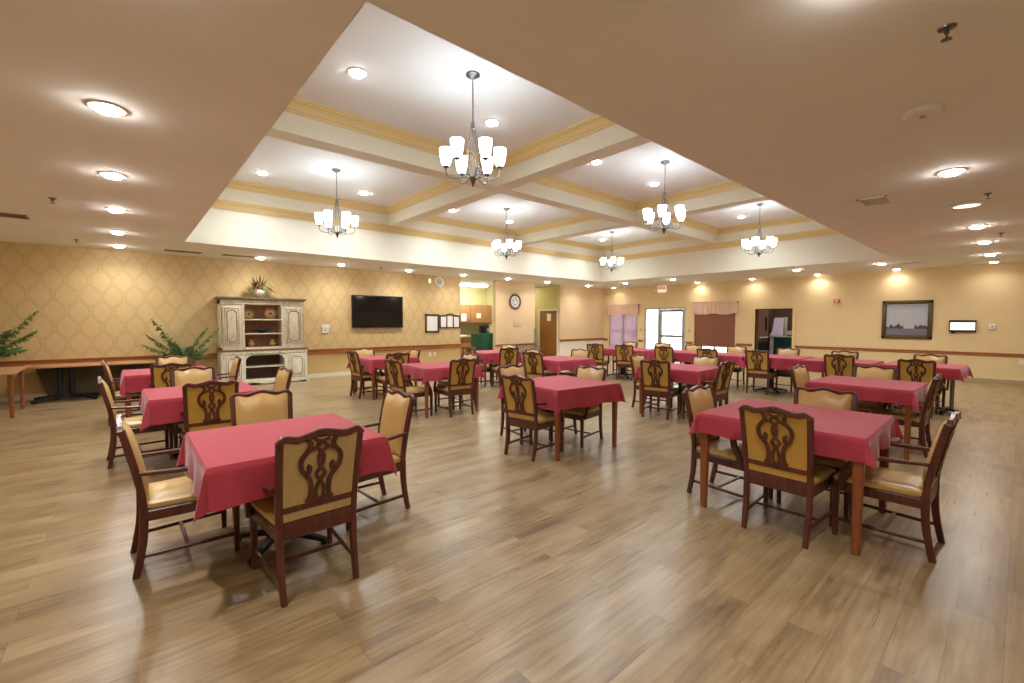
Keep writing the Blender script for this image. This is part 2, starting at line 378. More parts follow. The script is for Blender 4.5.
# far wall with doors and windows (y runs along it)
W1 = (10.46, 11.89, .30, 1.95); W2 = (6.55, 8.02, .30, 1.95); DR = (8.38, 10.13, 0, 2.03); OP = (4.79, 5.90, 0, 1.92)
mb = MB()
def wallseg(y0, y1, z0=0, z1=ZC):
    if z0 < RAIL-.05: mb.mats(1).box((XW, y0, z0), (XW+T, y1, min(z1, RAIL-.05)))
    if z1 > RAIL-.05: mb.mats(0).box((XW, y0, max(z0, RAIL-.05)), (XW+T, y1, z1))
edges = sorted([OP, W2, DR, W1]); y = YB-.2
for (a, b, z0, z1) in edges:
    wallseg(y, a); wallseg(a, b, z1, ZC)
    if z0 > 0: wallseg(a, b, 0, z0)
    y = b
wallseg(y, YW+T)
struct(mb, 'wall_right', ['tan', 'dado_pale'])
struct(MB().box((XB-T, YB, 0), (XB, YW+T, ZC)), 'wall_front', 'tan')
struct(MB().box((XB-T, YB-T, 0), (XW+T, YB, ZC)), 'wall_back', 'tan')
# room beyond the open doorway
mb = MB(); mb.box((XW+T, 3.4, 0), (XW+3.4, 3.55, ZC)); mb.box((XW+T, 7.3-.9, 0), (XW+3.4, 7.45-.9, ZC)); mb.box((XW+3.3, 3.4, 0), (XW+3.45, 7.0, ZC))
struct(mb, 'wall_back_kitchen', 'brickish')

# chair rails and baseboards
def rail_y(x0, x1, name, z0=.675, z1=.745):
    mb = MB(); y = YW
    mb.loft([[(x, y+.0, z0), (x, y-.016, z0+.005), (x, y-.022, z0+.02), (x, y-.018, z1-.03), (x, y-.034, z1-.02), (x, y-.034, z1-.004), (x, y+.0, z1)] for x in (x0, x1)], smooth=False)
    return struct(mb, name, 'rail')
rail_y(XB, KX0, 'trim_%d' % n, .615, .745); n += 1
rail_y(KX1, RX0, 'trim_%d' % n, .60, .665); n += 1
rail_y(RX1, XW, 'trim_%d' % n, .675, .765); n += 1
def rail_x(y0, y1, name, z0=.652, z1=.742):
    mb = MB(); x = XW
    mb.loft([[(x, y, z0), (x-.016, y, z0+.005), (x-.022, y, z0+.02), (x-.018, y, z1-.03), (x-.034, y, z1-.02), (x-.034, y, z1-.004), (x, y, z1)] for y in (y0, y1)], smooth=False)
    return struct(mb, name, 'rail')
for a, b in ((YB, 4.70), (5.99, 6.50), (8.07, 8.33), (10.18, 10.41), (11.94, YW-.02)):
    rail_x(a, b, 'trim_%d' % n); n += 1
M['base'] = mat('tan_baseboard', (.40, .30, .17), .5)
M['basewhite'] = mat('pale_baseboard', (.62, .56, .44), .5)
mb = MB(); mb.box((XB, YW-.014, 0), (KX0, YW, .10)); mb.box((KX1, YW-.014, 0), (RX0, YW, .10)); mb.box((RX1, YW-.014, 0), (XW, YW, .10)); struct(mb, 'baseboard_left', 'basewhite')
mb = MB()
for a, b in ((YB, 4.70), (5.99, 8.33), (10.18, YW-.014)): mb.box((XW-.014, a, 0), (XW, b, .10))
struct(mb, 'baseboard_right', 'base')

# door recess: brown door with its frame
mb = MB(); x = RX1-.02
mb.box((x, 12.28, 0), (x+.19, 12.335, 1.965)); mb.box((x, 13.335, 0), (x+.19, 13.39, 1.965)); mb.box((x, 12.28, 1.925), (x+.19, 13.39, 1.98))
d1 = struct(MB().box((RX1+.03, 12.336, .01), (RX1+.075, 13.334, 1.924)), 'door_1', 'door')
mb.build('door_frame', 'cream', d1)
MB().box((RX1+.022, 12.70, 1.5), (RX1+.029, 12.92, 1.80), 0).build('paper_notice', 'paper_w', d1)
MB().box((RX1+.0, 12.38, 1.84), (RX1+.029, 12.75, 1.90), .005).build('door_closer', 'silver', d1)
mb = MB(); mb.tube([(RX1+.03, 13.24, .93), (RX1-.03, 13.24, .93), (RX1-.035, 13.12, .93)], .011); mb.build('door_handle', 'silver', d1)

# glazed exterior door with side light
mb = MB(); xa, xb = XW+.02, XW+.10
y0, y1 = DR[0], DR[1]
for a, b in ((y0, y0+.06), (9.46, 9.54), (y1-.05, y1)): mb.box((xa, a, 0), (xb, b, 1.975))
mb.box((xa, y0, 1.975), (xb, y1, 2.03)); mb.box((xa, 9.54, .70), (xb, y1-.05, .735)); mb.box((xa, 9.54, 0), (xb, y1-.05, .09))
d2 = struct(mb, 'door_2', 'alu')
mb = MB(); xl = XW+.035; xh = XW+.085
mb.box((xl, 8.445, .01), (xh, 8.53, 1.97)); mb.box((xl, 9.375, .01), (xh, 9.455, 1.97)); mb.box((xl, 8.53, 1.86), (xh, 9.375, 1.97)); mb.box((xl, 8.53, .01), (xh, 9.375, .22)); mb.box((xl, 8.53, .88), (xh, 9.375, .97))
lf = mb.build('door_leaf', 'alu', d2)
MB().box((XW+.055, 8.53, .22), (XW+.061, 9.375, .88)).box((XW+.055, 8.53, .97), (XW+.061, 9.375, 1.86)).build('pane', 'glass', lf)
MB().box((XW+.055, 9.54, .09), (XW+.061, y1-.05, .70)).box((XW+.055, 9.54, .735), (XW+.061, y1-.05, 1.975)).build('pane', 'glass', d2)
MB().box((XW-.02, 8.50, .90), (XW+.03, 9.40, .95), .01).build('push_bar', 'silver', lf)
MB().box((XW-.01, 8.55, 1.89), (XW+.035, 8.95, 1.95), .006).build('door_closer', 'silver', lf)
# windows with blinds and valances
for k, (a, b, z0, z1) in enumerate((W1, W2)):
    mb = MB()
    for p, q in (((XW+.05, a, z0), (XW+.11, a+.05, z1)), ((XW+.05, b-.05, z0), (XW+.11, b, z1)), ((XW+.05, a, z0), (XW+.11, b, z0+.05)), ((XW+.05, a, z1-.05), (XW+.11, b, z1)), ((XW+.05, (a+b)/2-.025, z0), (XW+.11, (a+b)/2+.025, z1)), ((XW+.05, a, 1.09), (XW+.11, b, 1.13))): mb.box(p, q)
    w = struct(mb, 'window_%d' % (k+1), 'alu')
    MB().box((XW+.075, a+.05, z0+.05), (XW+.081, b-.05, z1-.05)).build('pane', 'glass', w)
    MB().box((XW-.03, a-.03, z0-.03), (XW+.05, b+.03, z0), .006).build('window_sill', 'dado_pale', w)
    # slatted blind
    bb = z0+.02 if k == 0 else .60; mb = MB(); z = z1-.06
    while z > bb:
        mb.add([(XW+.012, a+.02, z), (XW+.012, b-.02, z), (XW+.030, b-.02, z-.030), (XW+.030, a+.02, z-.030)], [(0, 1, 2, 3)]); z -= .024
    t = tag(mb.build('window_blind', 'blind_mauve' if k == 0 else 'blind_brown'), ('mauve slatted blind glowing in the window beside the corner' if k == 0 else 'brown slatted blind raised a little above the sill'), 'blind')
    MB().box((XW+.008, a+.02, z1-.06), (XW+.04, b-.02, z1-.01), .005).build('head_rail', 'whitepaint', t)
    MB().box((XW+.01, a+.02, bb-.03), (XW+.032, b-.02, bb), .004).build('bottom_rail', 'whitepaint' if k else 'blind_mauve', t)
    # gathered valance with two scallops
    mb = MB(); N = 72; va, vb = a-.08, b+.08; rows = []
    for i in range(7):
        f = i/6; row = []
        for j in range(N+1):
            s = j/N; yy = va + s*(vb-va); bot = 1.80 - .06*abs(math.sin(2*PI*s)) - (.02 if .47 < s < .53 else 0) + .0
            zz = 2.20 + (bot-2.20)*f; row.append((XW-.085 - .012*math.sin(s*PI*22)*(f*.8+.2), yy, zz))
        rows.append(row)
    mb.loft(rows, closed=False, caps=False); mb2 = [[(p[0]+.006, p[1], p[2]) for p in r] for r in rows]; mb.loft(mb2, closed=False, caps=False)
    mb.box((XW-.085, va, 2.13), (XW-.001, va+.01, 2.20)); mb.box((XW-.085, vb-.01, 2.13), (XW-.001, vb, 2.20)); mb.box((XW-.09, va, 2.195), (XW-.001, vb, 2.21))
    mb.loft([[(XW-.083, va, 2.2), (XW-.083, va, 1.80)], [(XW-.001, va, 2.2), (XW-.001, va, 1.80)]], closed=False, caps=False)
    mb.loft([[(XW-.083, vb, 2.2), (XW-.083, vb, 1.80)], [(XW-.001, vb, 2.2), (XW-.001, vb, 1.80)]], closed=False, caps=False)
    tag(mb.build('window_valance', 'fabric_pink'), ('peach scalloped valance over the mauve blind' if k == 0 else 'peach scalloped valance over the brown blind'), 'valance')
# framed doorway and its open door
mb = MB()
for a, b in ((OP[0]-.07, OP[0]), (OP[1], OP[1]+.07)): mb.box((XW-.02, a, 0), (XW+T+.01, b, OP[3]+.07))
mb.box((XW-.02, OP[0], OP[3]), (XW+T+.01, OP[1], OP[3]+.07))
struct(mb, 'trim_%d' % n, 'crown'); n += 1
d3 = struct(MB().box((XW+.17, 5.86, .01), (XW+1.05, 5.90, 1.90)), 'door_3', 'darkdoor')
MB().box((XW+.18, 5.852, .01), (XW+1.04, 5.859, .80)).build('kick_plate', 'black', d3)
MB().box((XW+.30, 5.81, .93), (XW+.95, 5.855, .97), .008).build('push_bar', 'white', d3)
MB().box((XW+.78, 5.85, 1.15), (XW+.92, 5.859, 1.65)).build('door_glass', 'screen', d3)

# outside ground and pale building so the glazed door looks onto something
struct(MB().box((XW+T, 6.9, -.12), (XW+14, 24, -.01)), 'path_outside', 'stone')
mb = MB()
for i in range(26): mb.box((XW+8.0+.01*(i % 2), 4, i*.16), (XW+8.2, 24, i*.16+.155))
struct(mb, 'backdrop_siding', 'siding')

# ------------------------------------------------------------------ chairs
def make_chair(back='backcloth'):
    t = bpy.data.objects.new('dining_armchair', None); C.objects.link(t); t.empty_display_size = .1
    # legs
    for s in (1, -1):
        pts = catmull([(-.268, .192*s, 0), (-.247, .194*s, .10), (-.228, .196*s, .23), (-.222, .197*s, .40)], 3)
        MB().sweep(pts, .034, .04, ws=[(.030+.004*i/9, .034+.010*i/9) for i in range(10)]).build('leg', 'chairwood', t)
        MB().sweep([(.232, .222*s, 0), (.232, .222*s, .18), (.232, .222*s, .385)], .04, .04, ws=[(.029, .029), (.034, .034), (.042, .042)], smooth=True).build('leg', 'chairwood', t)
    # back frame: posts, crest rail, lower rails
    mb = MB()
    def px(z): return -.222 - .089*max(0, (z-.40)/.48)**1.35
    for s in (1, -1):
        mb.sweep([(px(z), (.197+.012*(z-.40)/.48)*s, z) for z in (.385, .48, .57, .66, .75, .83, .872)], .036, .036)
    cre = []
    ws = []
    for i in range(33):
        u = -1 + 2*i/32; a = abs(u)
        zz = .880 + .018*math.exp(-(u/.28)**2) - .006*math.exp(-((a-.55)/.16)**2) + .006*math.exp(-((a-.82)/.12)**2) - .022*max(0, (a-.86)/.14)**2
        cre.append((px(.88)-.004, u*.219, zz)); ws.append((.030, .038 if a < .92 else .030))
    mb.sweep(cre, .03, .05, side=(1, 0, 0), ws=ws)
    for z, h in ((.490, .034), (.392, .056)):
        mb.box((px(z)-.016, -.185, z-h/2), (px(z)+.010, .185, z+h/2), .004)
    mb.build('back_frame', 'chairwood', t)
    # padded back
    mb = MB(); rings = []
    for i in range(13):
        f = i/12; z = .425 + f*.447; hw = .182 + .012*f
        for_ = []
        K = 16
        for j in range(K+1):
            u = -1 + 2*j/K; a = abs(u)
            top = (.020*math.exp(-(u/.30)**2) - .008*math.exp(-((a-.52)/.16)**2) + .010*math.exp(-((a-.84)/.12)**2)) * (f**4)
            bul = .034*(1-a**6)*(1-abs(2*f-1)**6)
            for_.append((px(z)+.010+bul, u*hw, z+top))
        rear = [(px(z)-.012, u*hw, z) for u in [1-2*j/4 for j in range(5)]]
        rings.append(for_ + rear)
    mb.loft(rings)
    # mark rear faces
    o = mb.build('backrest', ['vinyl', back], t)
    for p in o.data.polygons:
        if p.normal.x < -.8: p.material_index = 1
    # pierced splat
    mb = MB(); z0, z1 = .512, .865; H = z1-z0
    A = [(.070, 0), (.052, .06), (.046, .18), (.050, .32), (.068, .42), (.094, .51), (.104, .62), (.099, .72), (.078, .80), (.062, .87), (.060, .94), (.074, 1.0)]
    D = [(.040, 1.0), (.0, .945), (-.027, .87), (.0, .79), (.013, .71), (.011, .61), (.0, .53), (-.025, .43), (.0, .33), (.019, .20), (.018, 0)]
    V = [(.093, .52), (.078, .455), (.060, .49), (.058, .56), (.070, .59)]
    T_ = [(.080, .80), (.052, .835), (.026, .87)]
    for s in (1, -1):
        for L_, w in ((A, .024), (D, .0165), (V, .023), (T_, .016)):
            q = catmull([(y*s, z0+H*z, 0) for y, z in L_], 3)
            # follow the rake of the posts
            P = [Vector((p.x, p.y)) for p in q]; rings = []
            for i, p in enumerate(P):
                tt = (P[min(i+1, len(P)-1)] - P[max(i-1, 0)]).normalized(); nn = Vector((-tt.y, tt.x))*w/2
                a, b = p+nn, p-nn; xo = px(p.y)-.013
                rings.append([(xo, a.x, a.y), (xo-.011, a.x, a.y), (xo-.011, b.x, b.y), (xo, b.x, b.y)])
            mb.loft(rings, smooth=False)
    mb.box((px(.52)-.024, -.06, .505), (px(.52)-.012, .06, .530), .003)
    mb.build('splat', 'chairwood', t)
    # seat frame and cushion
    def trap(z, g, xr, xf, wr, wf): return [(xr-g, -wr-g, z), (xf+g, -wf-g, z), (xf+g, wf+g, z), (xr-g, wr+g, z)]
    mb = MB()
    mb.sweep([(-.222, .197, .352), (.232, .226, .352)], .028, .062); mb.sweep([(-.222, -.197, .352), (.232, -.226, .352)], .028, .062)
    mb.box((.223, -.226, .321), (.251, .226, .383), .004); mb.box((-.236, -.19, .325), (-.208, .19, .40), .003)
    mb.build('seat_frame', 'chairwood', t)
    mb = MB(); rings = []
    for z, g in ((.383, -.03), (.385, .0), (.400, .007), (.418, .003), (.430, -.015), (.437, -.05), (.441, -.11)):
        ring = []
        xr, xf, wr, wf = -.212-g, .250+g, .198+g, .232+g; r = .03
        for cx, cy, a0 in ((xf, wf, 0), (xr, wr, 90), (xr, -wr, 180), (xf, -wf, 270)):
            for k in range(5):
                an = R(a0+k*22.5); sx = -1 if cx == xr else 1
                ring.append((cx - sx*r + r*math.cos(an), cy - math.copysign(r, cy) + r*math.sin(an), z))
        rings.append(ring)
    mb.loft(rings); mb.build('seat', 'vinyl', t)
    # arms with their curved supports
    for s in (1, -1):
        mb = MB()
        mb.sweep(catmull([(-.240, .205*s, .600), (-.13, .222*s, .592), (-.02, .238*s, .588), (.055, .244*s, .590), (.085, .242*s, .583)], 3), .036, .024,
                 ws=[(.028, .022)]*3+[(.034, .024)]*7+[(.042, .026), (.036, .022), (.022, .014)])
        mb.sweep(catmull([(.035, .236*s, .580), (.045, .240*s, .50), (.075, .238*s, .42), (.085, .232*s, .335)], 3), .026, .034)
        mb.build('arm', 'chairwood', t)
    # H stretcher
    mb = MB()
    for s in (1, -1): mb.sweep([(-.243, .194*s, .115), (.232, .222*s, .115)], .016, .022)
    mb.sweep([(-.02, -.207, .115), (-.02, .207, .115)], .022, .016, side=(1, 0, 0)); mb.build('stretcher', 'chairwood', t)
    return t
chairA = make_chair()
CH = [  # key, x, y, rotation
('T1a', .772, 2.75, 91), ('T1b', 0.270, 3.510, 1), ('T1c', 1.380, 3.340, 183), ('T1d', 0.800, 3.810, 263),
('T2a', 0.620, 5.410, 88), ('T2b', 0.100, 6.180, 2), ('T2c', 1.160, 5.920, 184), ('T2d', 0.620, 6.460, 269),
('T3a', 0.470, 7.890, 88), ('T3b', 0.055, 8.662, 2), ('T3c', 1.060, 8.387, 180), ('T3d', 0.575, 8.903, 269),
('T4a', 3.348, 6.261, 4), ('T4b', 3.986, 5.993, 83), ('T4c', 4.368, 6.491, 182), ('T5a', 3.611, 8.525, 3),
('T5b', 3.790, 7.810, 85), ('T5c', 4.240, 8.320, 176), ('T5d', 3.799, 8.855, 268), ('T6a', 6.189, 8.258, 2),
('T6b', 6.470, 7.700, 72), ('T6c', 7.027, 8.405, 200), ('T7a', 6.101, 6.122, 10), ('T7b', 6.557, 6.529, 276),
('T7c', 6.901, 6.039, 187), ('T8a', 3.465, 3.596, 9), ('T8b', 3.818, 4.122, 263), ('T8c', 4.229, 3.611, 187),
('T9a', 6.822, 4.140, 272), ('T9b', 6.358, 3.720, 14), ('T9c', 6.609, 3.110, 89), ('T9d', 7.105, 3.450, 190),
('R1a', 3.604, 1.078, 0), ('R1b', 3.93, .575, 89), ('R1c', 3.851, 1.582, 267), ('R1d', 4.271, 1.070, 187),
('R2b', 6.80, .905, 90), ('R2c', 6.693, 1.620, 264), ('R2d', 7.138, 1.269, 177), ('Aa', 9.550, 7.460, 25),
('Ab', 9.699, 6.661, 25), ('Ac', 9.830, 5.570, 11), ('Ae', 10.690, 7.390, 183), ('Af', 10.770, 6.400, 186),
('Ba', 9.820, 4.480, 1), ('Bb', 10.570, 5.470, 177), ('Ca', 10.060, 3.560, 2), ('Cb', 10.800, 4.480, 183),
('Cc', 10.760, 3.370, 182), ('Da', 9.915, 2.139, 2), ('Db', 10.580, 2.300, 183), ('Ea', 9.600, 1.070, 2),
('Eb', 10.580, 1.050, 182)]
SHORT = {'T1': 'the nearest black-pedestal table', 'T2': 'the middle table of the hutch column', 'T3': 'the table by the leafy palm',
 'T4': 'the second table from the television', 'T5': 'the table just below the television', 'T6': 'the table by the kitchen niche',
 'T7': 'the table by the brown recessed door', 'T8': 'the nearest mid-room table', 'T9': 'the table second from the glazed door',
 'R1': 'the biggest-looking wooden-legged table', 'R2': 'the second wooden-legged table toward the picture',
 'A': 'the far row by the mauve blind', 'B': 'the far row before the glazed door', 'C': 'the far row before the open doorway', 'D': 'the far-row table beside the doorway', 'E': 'the far row below the landscape picture'}
def side(rz):
    r = rz % 360
    if r < 45 or r > 315: return 'far from the glazed-door wall'
    if r < 135: return 'far from the television wall'
    if r < 225: return 'on the glazed-door-wall side'
    return 'on the television-wall side'
def clabel(k, rz):
    t = k[0] if k[0] in 'ABCDE' else k[:2]
    if k == 'T1a': return 'wooden armchair with pierced splat and beige back cloth, alone nearest the camera'
    ex = {'Aa': 'carved-splat armchair at the corner end of the far red row', 'Ab': 'carved-splat armchair second from the corner along the far red row', 'Ac': 'carved-splat armchair whose back stands before the glazed door',
          'Ae': 'pale padded armchair under the mauve blind, behind the far row', 'Af': 'pale padded armchair silhouetted against the bright glazed door',
          'Ba': 'carved-splat armchair seen in front of the brown blind', 'Bb': 'pale padded armchair between the glazed door and brown blind', 'Ca': 'carved-splat armchair before the open doorway, on the near side',
          'Cb': 'pale padded armchair under the brown blind\'s raised corner', 'Cc': 'pale padded armchair right under the open doorway\'s green unit',
          'Da': 'carved-splat armchair at the near side of the short far table', 'Db': 'pale padded armchair against the rail, behind the short far table',
          'Ea': 'carved-splat armchair on the near side of the table below the landscape', 'Eb': 'pale padded armchair between the last far table and the landscape wall',
          'T9b': 'carved-splat armchair set askew at the table second from the glazed door'}
    if k in ex: return ex[k]
    return 'padded wooden armchair at %s, %s' % (SHORT[t], side(rz))
first = True
for k, x, y, rz in CH:
    o = chairA if first else copy_tree(chairA)
    first = False
    o.location = (x, y, 0); o.rotation_euler.z = R(rz)
    tag(o, clabel(k, rz), 'chair', 'dining armchairs around the red tables')
    if k == 'R1a': o['no_arms'] = 1; o['label'] = 'armless carved-back chair with its back to the camera at the biggest-looking wooden-legged table'
    if k == 'T1a':
        for c in o.children:
            if c.name.startswith('backrest'): special = c
            if c.name.split('.')[0] == 'arm': c.scale = (1.35, 1.1, 1.02); c.location.x = .085
for o in list(bpy.data.objects):   # the chair nearest the picture side has no arms
    if o.name.split('.')[0] == 'arm' and o.parent and o.parent.get('no_arms'): bpy.data.objects.remove(o)
bk = special.data.copy(); special.data = bk
bk.materials[1] = M['backbeige']

# ------------------------------------------------------------------ tables and cloths
def make_table(kind):
    t = bpy.data.objects.new('dining_table', None); C.objects.link(t); t.empty_display_size = .1
    h = .475
    MB().box((-h, -h, .725), (h, h, .757), .006).build('tabletop', 'topwood', t)
    if kind == 'leg':
        for sx in (1, -1):
            for sy in (1, -1):
                MB().sweep([(sx*.452, sy*.452, 0), (sx*.452, sy*.452, .725)], .06, .06, ws=[(.042, .042), (.060, .060)], smooth=False).build('leg', 'tablewood', t)
        mb = MB()
        for s in (1, -1):
            mb.box((-.40, s*.445-.011, .64), (.40, s*.445+.011, .725)); mb.box((s*.445-.011, -.40, .64), (s*.445+.011, .40, .725))
        mb.build('apron', 'tablewood', t)
    elif kind == 'bar':
        for s in (1, -1):
            mb = MB()
            for q in (.085, -.085): mb.lathe([(.028, .05), (.028, .70)], 16, (0, s*.28+q, 0))
            mb.box((-.2, s*.28-.13, .70), (.2, s*.28+.13, .724), .005); mb.build('pedestal', 'greymetal', t)
            mb = MB(); mb.sweep([(-.33, s*.28, .028), (-.2, s*.28, .05), (0, s*.28, .06), (.2, s*.28, .05), (.33, s*.28, .028)], .06, .035).sweep([(0, s*.28-.17, .028), (0, s*.28, .055), (0, s*.28+.17, .028)], .06, .035, side=(1, 0, 0))
            for q in (.31, -.31): mb.lathe([(.025, 0), (.025, .02)], 12, (q, s*.28, 0))
            mb.build('foot', 'black', t)
    else:
        mb = MB(); mb.lathe([(.038, .06), (.038, .70)], 16, (.07, 0, 0)); mb.lathe([(.038, .06), (.038, .70)], 16, (-.07, 0, 0)); mb.box((-.25, -.25, .70), (.25, .25, .724), .005)
        mb.build('pedestal', 'black', t)
        mb = MB()
        for a in range(4):
            an = PI/4 + a*PI/2; c, s = math.cos(an), math.sin(an)
            mb.sweep([(0, 0, .075), (.15*c, .15*s, .065), (.32*c, .32*s, .040), (.385*c, .385*s, .028)], .05, .03, side=(-s, c, 0), ws=[(.06, .045), (.055, .04), (.05, .028), (.052, .022)])
            mb.lathe([(.022, 0), (.022, .022)], 12, (.365*c, .365*s, 0))
        mb.build('foot', 'black', t)
    return t
def make_cloth(seed, d=.20, h=.487, ztop=.7615, shift=(0, 0)):
    rnd = random.Random(seed); N = 56; Lx = h+d; grid = []
    ph = [rnd.uniform(0, 6.28) for _ in range(8)]; fr = [rnd.uniform(10, 20) for _ in range(4)]
    tw = [rnd.uniform(-.5, .5) for _ in range(4)]; op = [rnd.uniform(.16, .30) for _ in range(4)]
    def hang(r): return r  # arc length down
    coords = []
    n_in = 12; n_out = 11
    ax = [-Lx + (Lx-h)*i/n_out for i in range(n_out)] + [-h + 2*h*i/n_in for i in range(n_in+1)] + [h + (Lx-h)*(i+1)/n_out for i in range(n_out)]
    for a in ax:
        row = []
        for b in ax:
            a2, b2 = a + shift[0]*0, b
            dx = max(0, abs(a)-h); dy = max(0, abs(b)-h)
            # differing overhang on each side
            kx = 1 + (shift[0] if a > 0 else -shift[0]); ky = 1 + (shift[1] if b > 0 else -shift[1])
            dx *= kx; dy *= ky
            sx = 1 if a > 0 else -1; sy = 1 if b > 0 else -1
            if dx == 0 and dy == 0: p = (a, b, ztop + .0008*math.sin(a*9+ph[0])*math.sin(b*7+ph[1])); row.append(p); continue
            r = math.hypot(dx, dy); r = min(r, .62*r + .38*max(dx, dy)*1.02); phi = math.atan2(dy, dx); ci = (0 if sx > 0 else 1) + (0 if sy > 0 else 2)
            rr = .012
            round_ = rr*(1-math.exp(-r/rr))
            if dy == 0 or dx == 0:
                al = b if dy == 0 else a; sd = (0 if sx > 0 else 1) if dy == 0 else (2 if sy > 0 else 3)
                edge = 1 - (abs(al)/h)**4*.0
                wv = (.022*math.sin(fr[sd]*al+ph[sd]) + .011*math.sin(2.3*fr[sd]*al+ph[sd+2])) * (r/.2)
                # fade waves to the corner fold
                wv *= (1-(abs(al)/h)**6); out = round_ + (.02*r) + wv + .0
                z = ztop - r*.985 + .004*math.sin(al*12+ph[sd+1])*(r/.2)
                row.append((a if dy > 0 and dx == 0 else sx*(h+out), b if dx > 0 and dy == 0 else sy*(h+out), z)); continue
            k = math.sin(2*phi); psi = op[ci]*k*1.35
            az = phi + tw[ci]*k*.9
            out = r*math.sin(psi)
            # fold the surplus into a soft S
            lat = .028*math.sin(4*phi+ph[ci])*k*(r/.25)
            ox = (round_+.02*r)*math.cos(phi)**.5 + out*math.cos(az) - lat*math.sin(az)
            oy = (round_+.02*r)*math.sin(phi)**.5 + out*math.sin(az) + lat*math.cos(az)
            row.append((sx*(h+max(ox, -.0)), sy*(h+max(oy, -.0)), ztop - r*math.cos(psi)*.985))
        grid.append(row)
    mb = MB(); mb.loft(grid, closed=False, caps=False)
    return mb
TB = [('T1', .75, 3.08, 0, 'ped', .20), ('T2', .59, 5.67, 1, 'ped', .21), ('T3', .45, 8.20, 1, 'leg', .22),
 ('T4', 3.95, 6.38, -5, 'leg', .20), ('T5', 3.94, 8.45, 1, 'leg', .20), ('T6', 6.62, 8.36, -6, 'leg', .22),
 ('T7', 6.46, 6.00, -3, 'leg', .20), ('T8', 3.93, 3.62, -5, 'leg', .20), ('T9', 6.74, 3.58, 3, 'leg', .20),
 ('R1', 3.95, 1.15, 1, 'leg', .16), ('R2', 6.76, 1.21, -1, 'leg', .18),
 ('A', 10.12, 6.83, -3, 'ped', .20), ('B', 10.24, 4.93, 0, 'ped', .20), ('C', 10.36, 3.32, 0, 'ped', .21), ('D', 10.2, 2.22, 0, 'ped', .20), ('E', 10.25, 1.08, -2, 'bar', .18)]
protos = {}
TL = {'T1': 'square table on a black X-foot pedestal, nearest the camera', 'T2': 'pedestal table second in the column leading to the hutch', 'T3': 'orange-legged table closest to the leafy palm',
 'T4': 'square wooden-legged table one table out from the television', 'T5': 'square wooden-legged table directly below the television', 'T6': 'square table in front of the kitchen niche',
 'T7': 'square table in front of the brown recessed door', 'T8': 'wooden-legged table standing nearest the camera mid-room', 'T9': 'square wooden-legged table on the shiny reflection before the glazed door',
 'R1': 'biggest-looking wooden-legged table, an armless chair pulled up to its near side', 'R2': 'second wooden-legged table toward the landscape picture, behind the biggest-looking one',
 'A': 'pedestal table at the mauve-blind end of the far row', 'B': 'pedestal table of the far row facing the glazed door', 'C': 'pedestal table of the far row between brown blind and doorway',
 'D': 'pedestal table of the far row beside the open doorway', 'E': 'pedestal table at the landscape-picture end of the far row'}
CL = {'T1': 'long-cornered crimson tablecloth on the nearest black-pedestal table', 'T2': 'crimson tablecloth on the middle table of the hutch column', 'T3': 'crimson tablecloth closest to the leafy palm',
 'T4': 'crimson tablecloth one table out from the television', 'T5': 'crimson tablecloth directly below the television', 'T6': 'crimson tablecloth in front of the kitchen niche',
 'T7': 'crimson tablecloth in front of the brown recessed door', 'T8': 'crimson tablecloth on the nearest mid-room table, with two bare legs below', 'T9': 'crimson tablecloth with four chairs near the shiny floor reflection',
 'R1': 'crimson tablecloth on the biggest-looking wooden-legged table', 'R2': 'crimson tablecloth on the second wooden-legged table toward the picture',
 'A': 'crimson tablecloth at the mauve-blind end of the far row', 'B': 'crimson tablecloth in the far row before the glazed door', 'C': 'crimson tablecloth in the far row before the brown blind and doorway',
 'D': 'crimson tablecloth in the far row beside the open doorway', 'E': 'crimson tablecloth at the picture end of the far row, its corner hanging free'}
for i, (k, x, y, rz, kind, d) in enumerate(TB):
    if kind in protos: o = copy_tree(protos[kind])
    else: o = protos[kind] = make_table(kind)
    sx, sc = {'B': (1, 2.12), 'A': (1, 1.5), 'D': (1, 1.1), 'R1': (1.03, 1.09), 'T1': (.96, .96), 'T2': (.94, .93)}.get(k, (1., 1.))
    o.location = (x, y, 0); o.rotation_euler.z = R(rz)
    o.scale = (sx, sc, 1)
    if k == 'T1':
        for q in o.children:
            if q.name.split('.')[0] in ('pedestal', 'foot'): q.location.y = .15; q.scale = (.85, .85, 1)
    tag(o, TL[k], 'table', 'square dining tables')
    c = make_cloth(i*13+5, d, shift=(random.uniform(-.12, .12), random.uniform(-.12, .12))).build('tablecloth', 'cloth', None, (x, y, 0), R(rz))
    c.scale = (sx, sc, 1)
    tag(c, CL[k], 'tablecloth', 'crimson tablecloths')

# ------------------------------------------------------------------ side tables along the wallpapered wall
def wall_top(x0, x1, y0, y1, z=.70): return MB().box((x0, y0, z-.03), (x1, y1, z), .006)
def rel(mb, t):
    mb.v = [(a-t.location.x, b-t.location.y, c) for a, b, c in mb.v]; return mb
t = empty('side_table', (-1.9, 11.0, 0), 'orange-legged oak side table at the wallpapered wall, cut by the picture edge', 'table')
rel(wall_top(-2.28, -1.28, 9.95, 11.3, .70), t).build('tabletop', 'topwood', t)
for x, y in ((-1.34, 10.07), (-1.34, 11.0), (-2.22, 10.07), (-2.22, 11.2)):
    rel(MB().sweep([(x, y, 0), (x, y, .67)], .05, .05, ws=[(.048, .048), (.060, .060)], smooth=False), t).build('leg', 'tablewood', t)
t = empty('side_table', (-.87, 11.73, 0), 'long oak side table on a black double pedestal along the wallpapered wall', 'table')
rel(wall_top(-1.42, -.32, 11.40, 12.12, .665), t).build('tabletop', 'topwood', t)
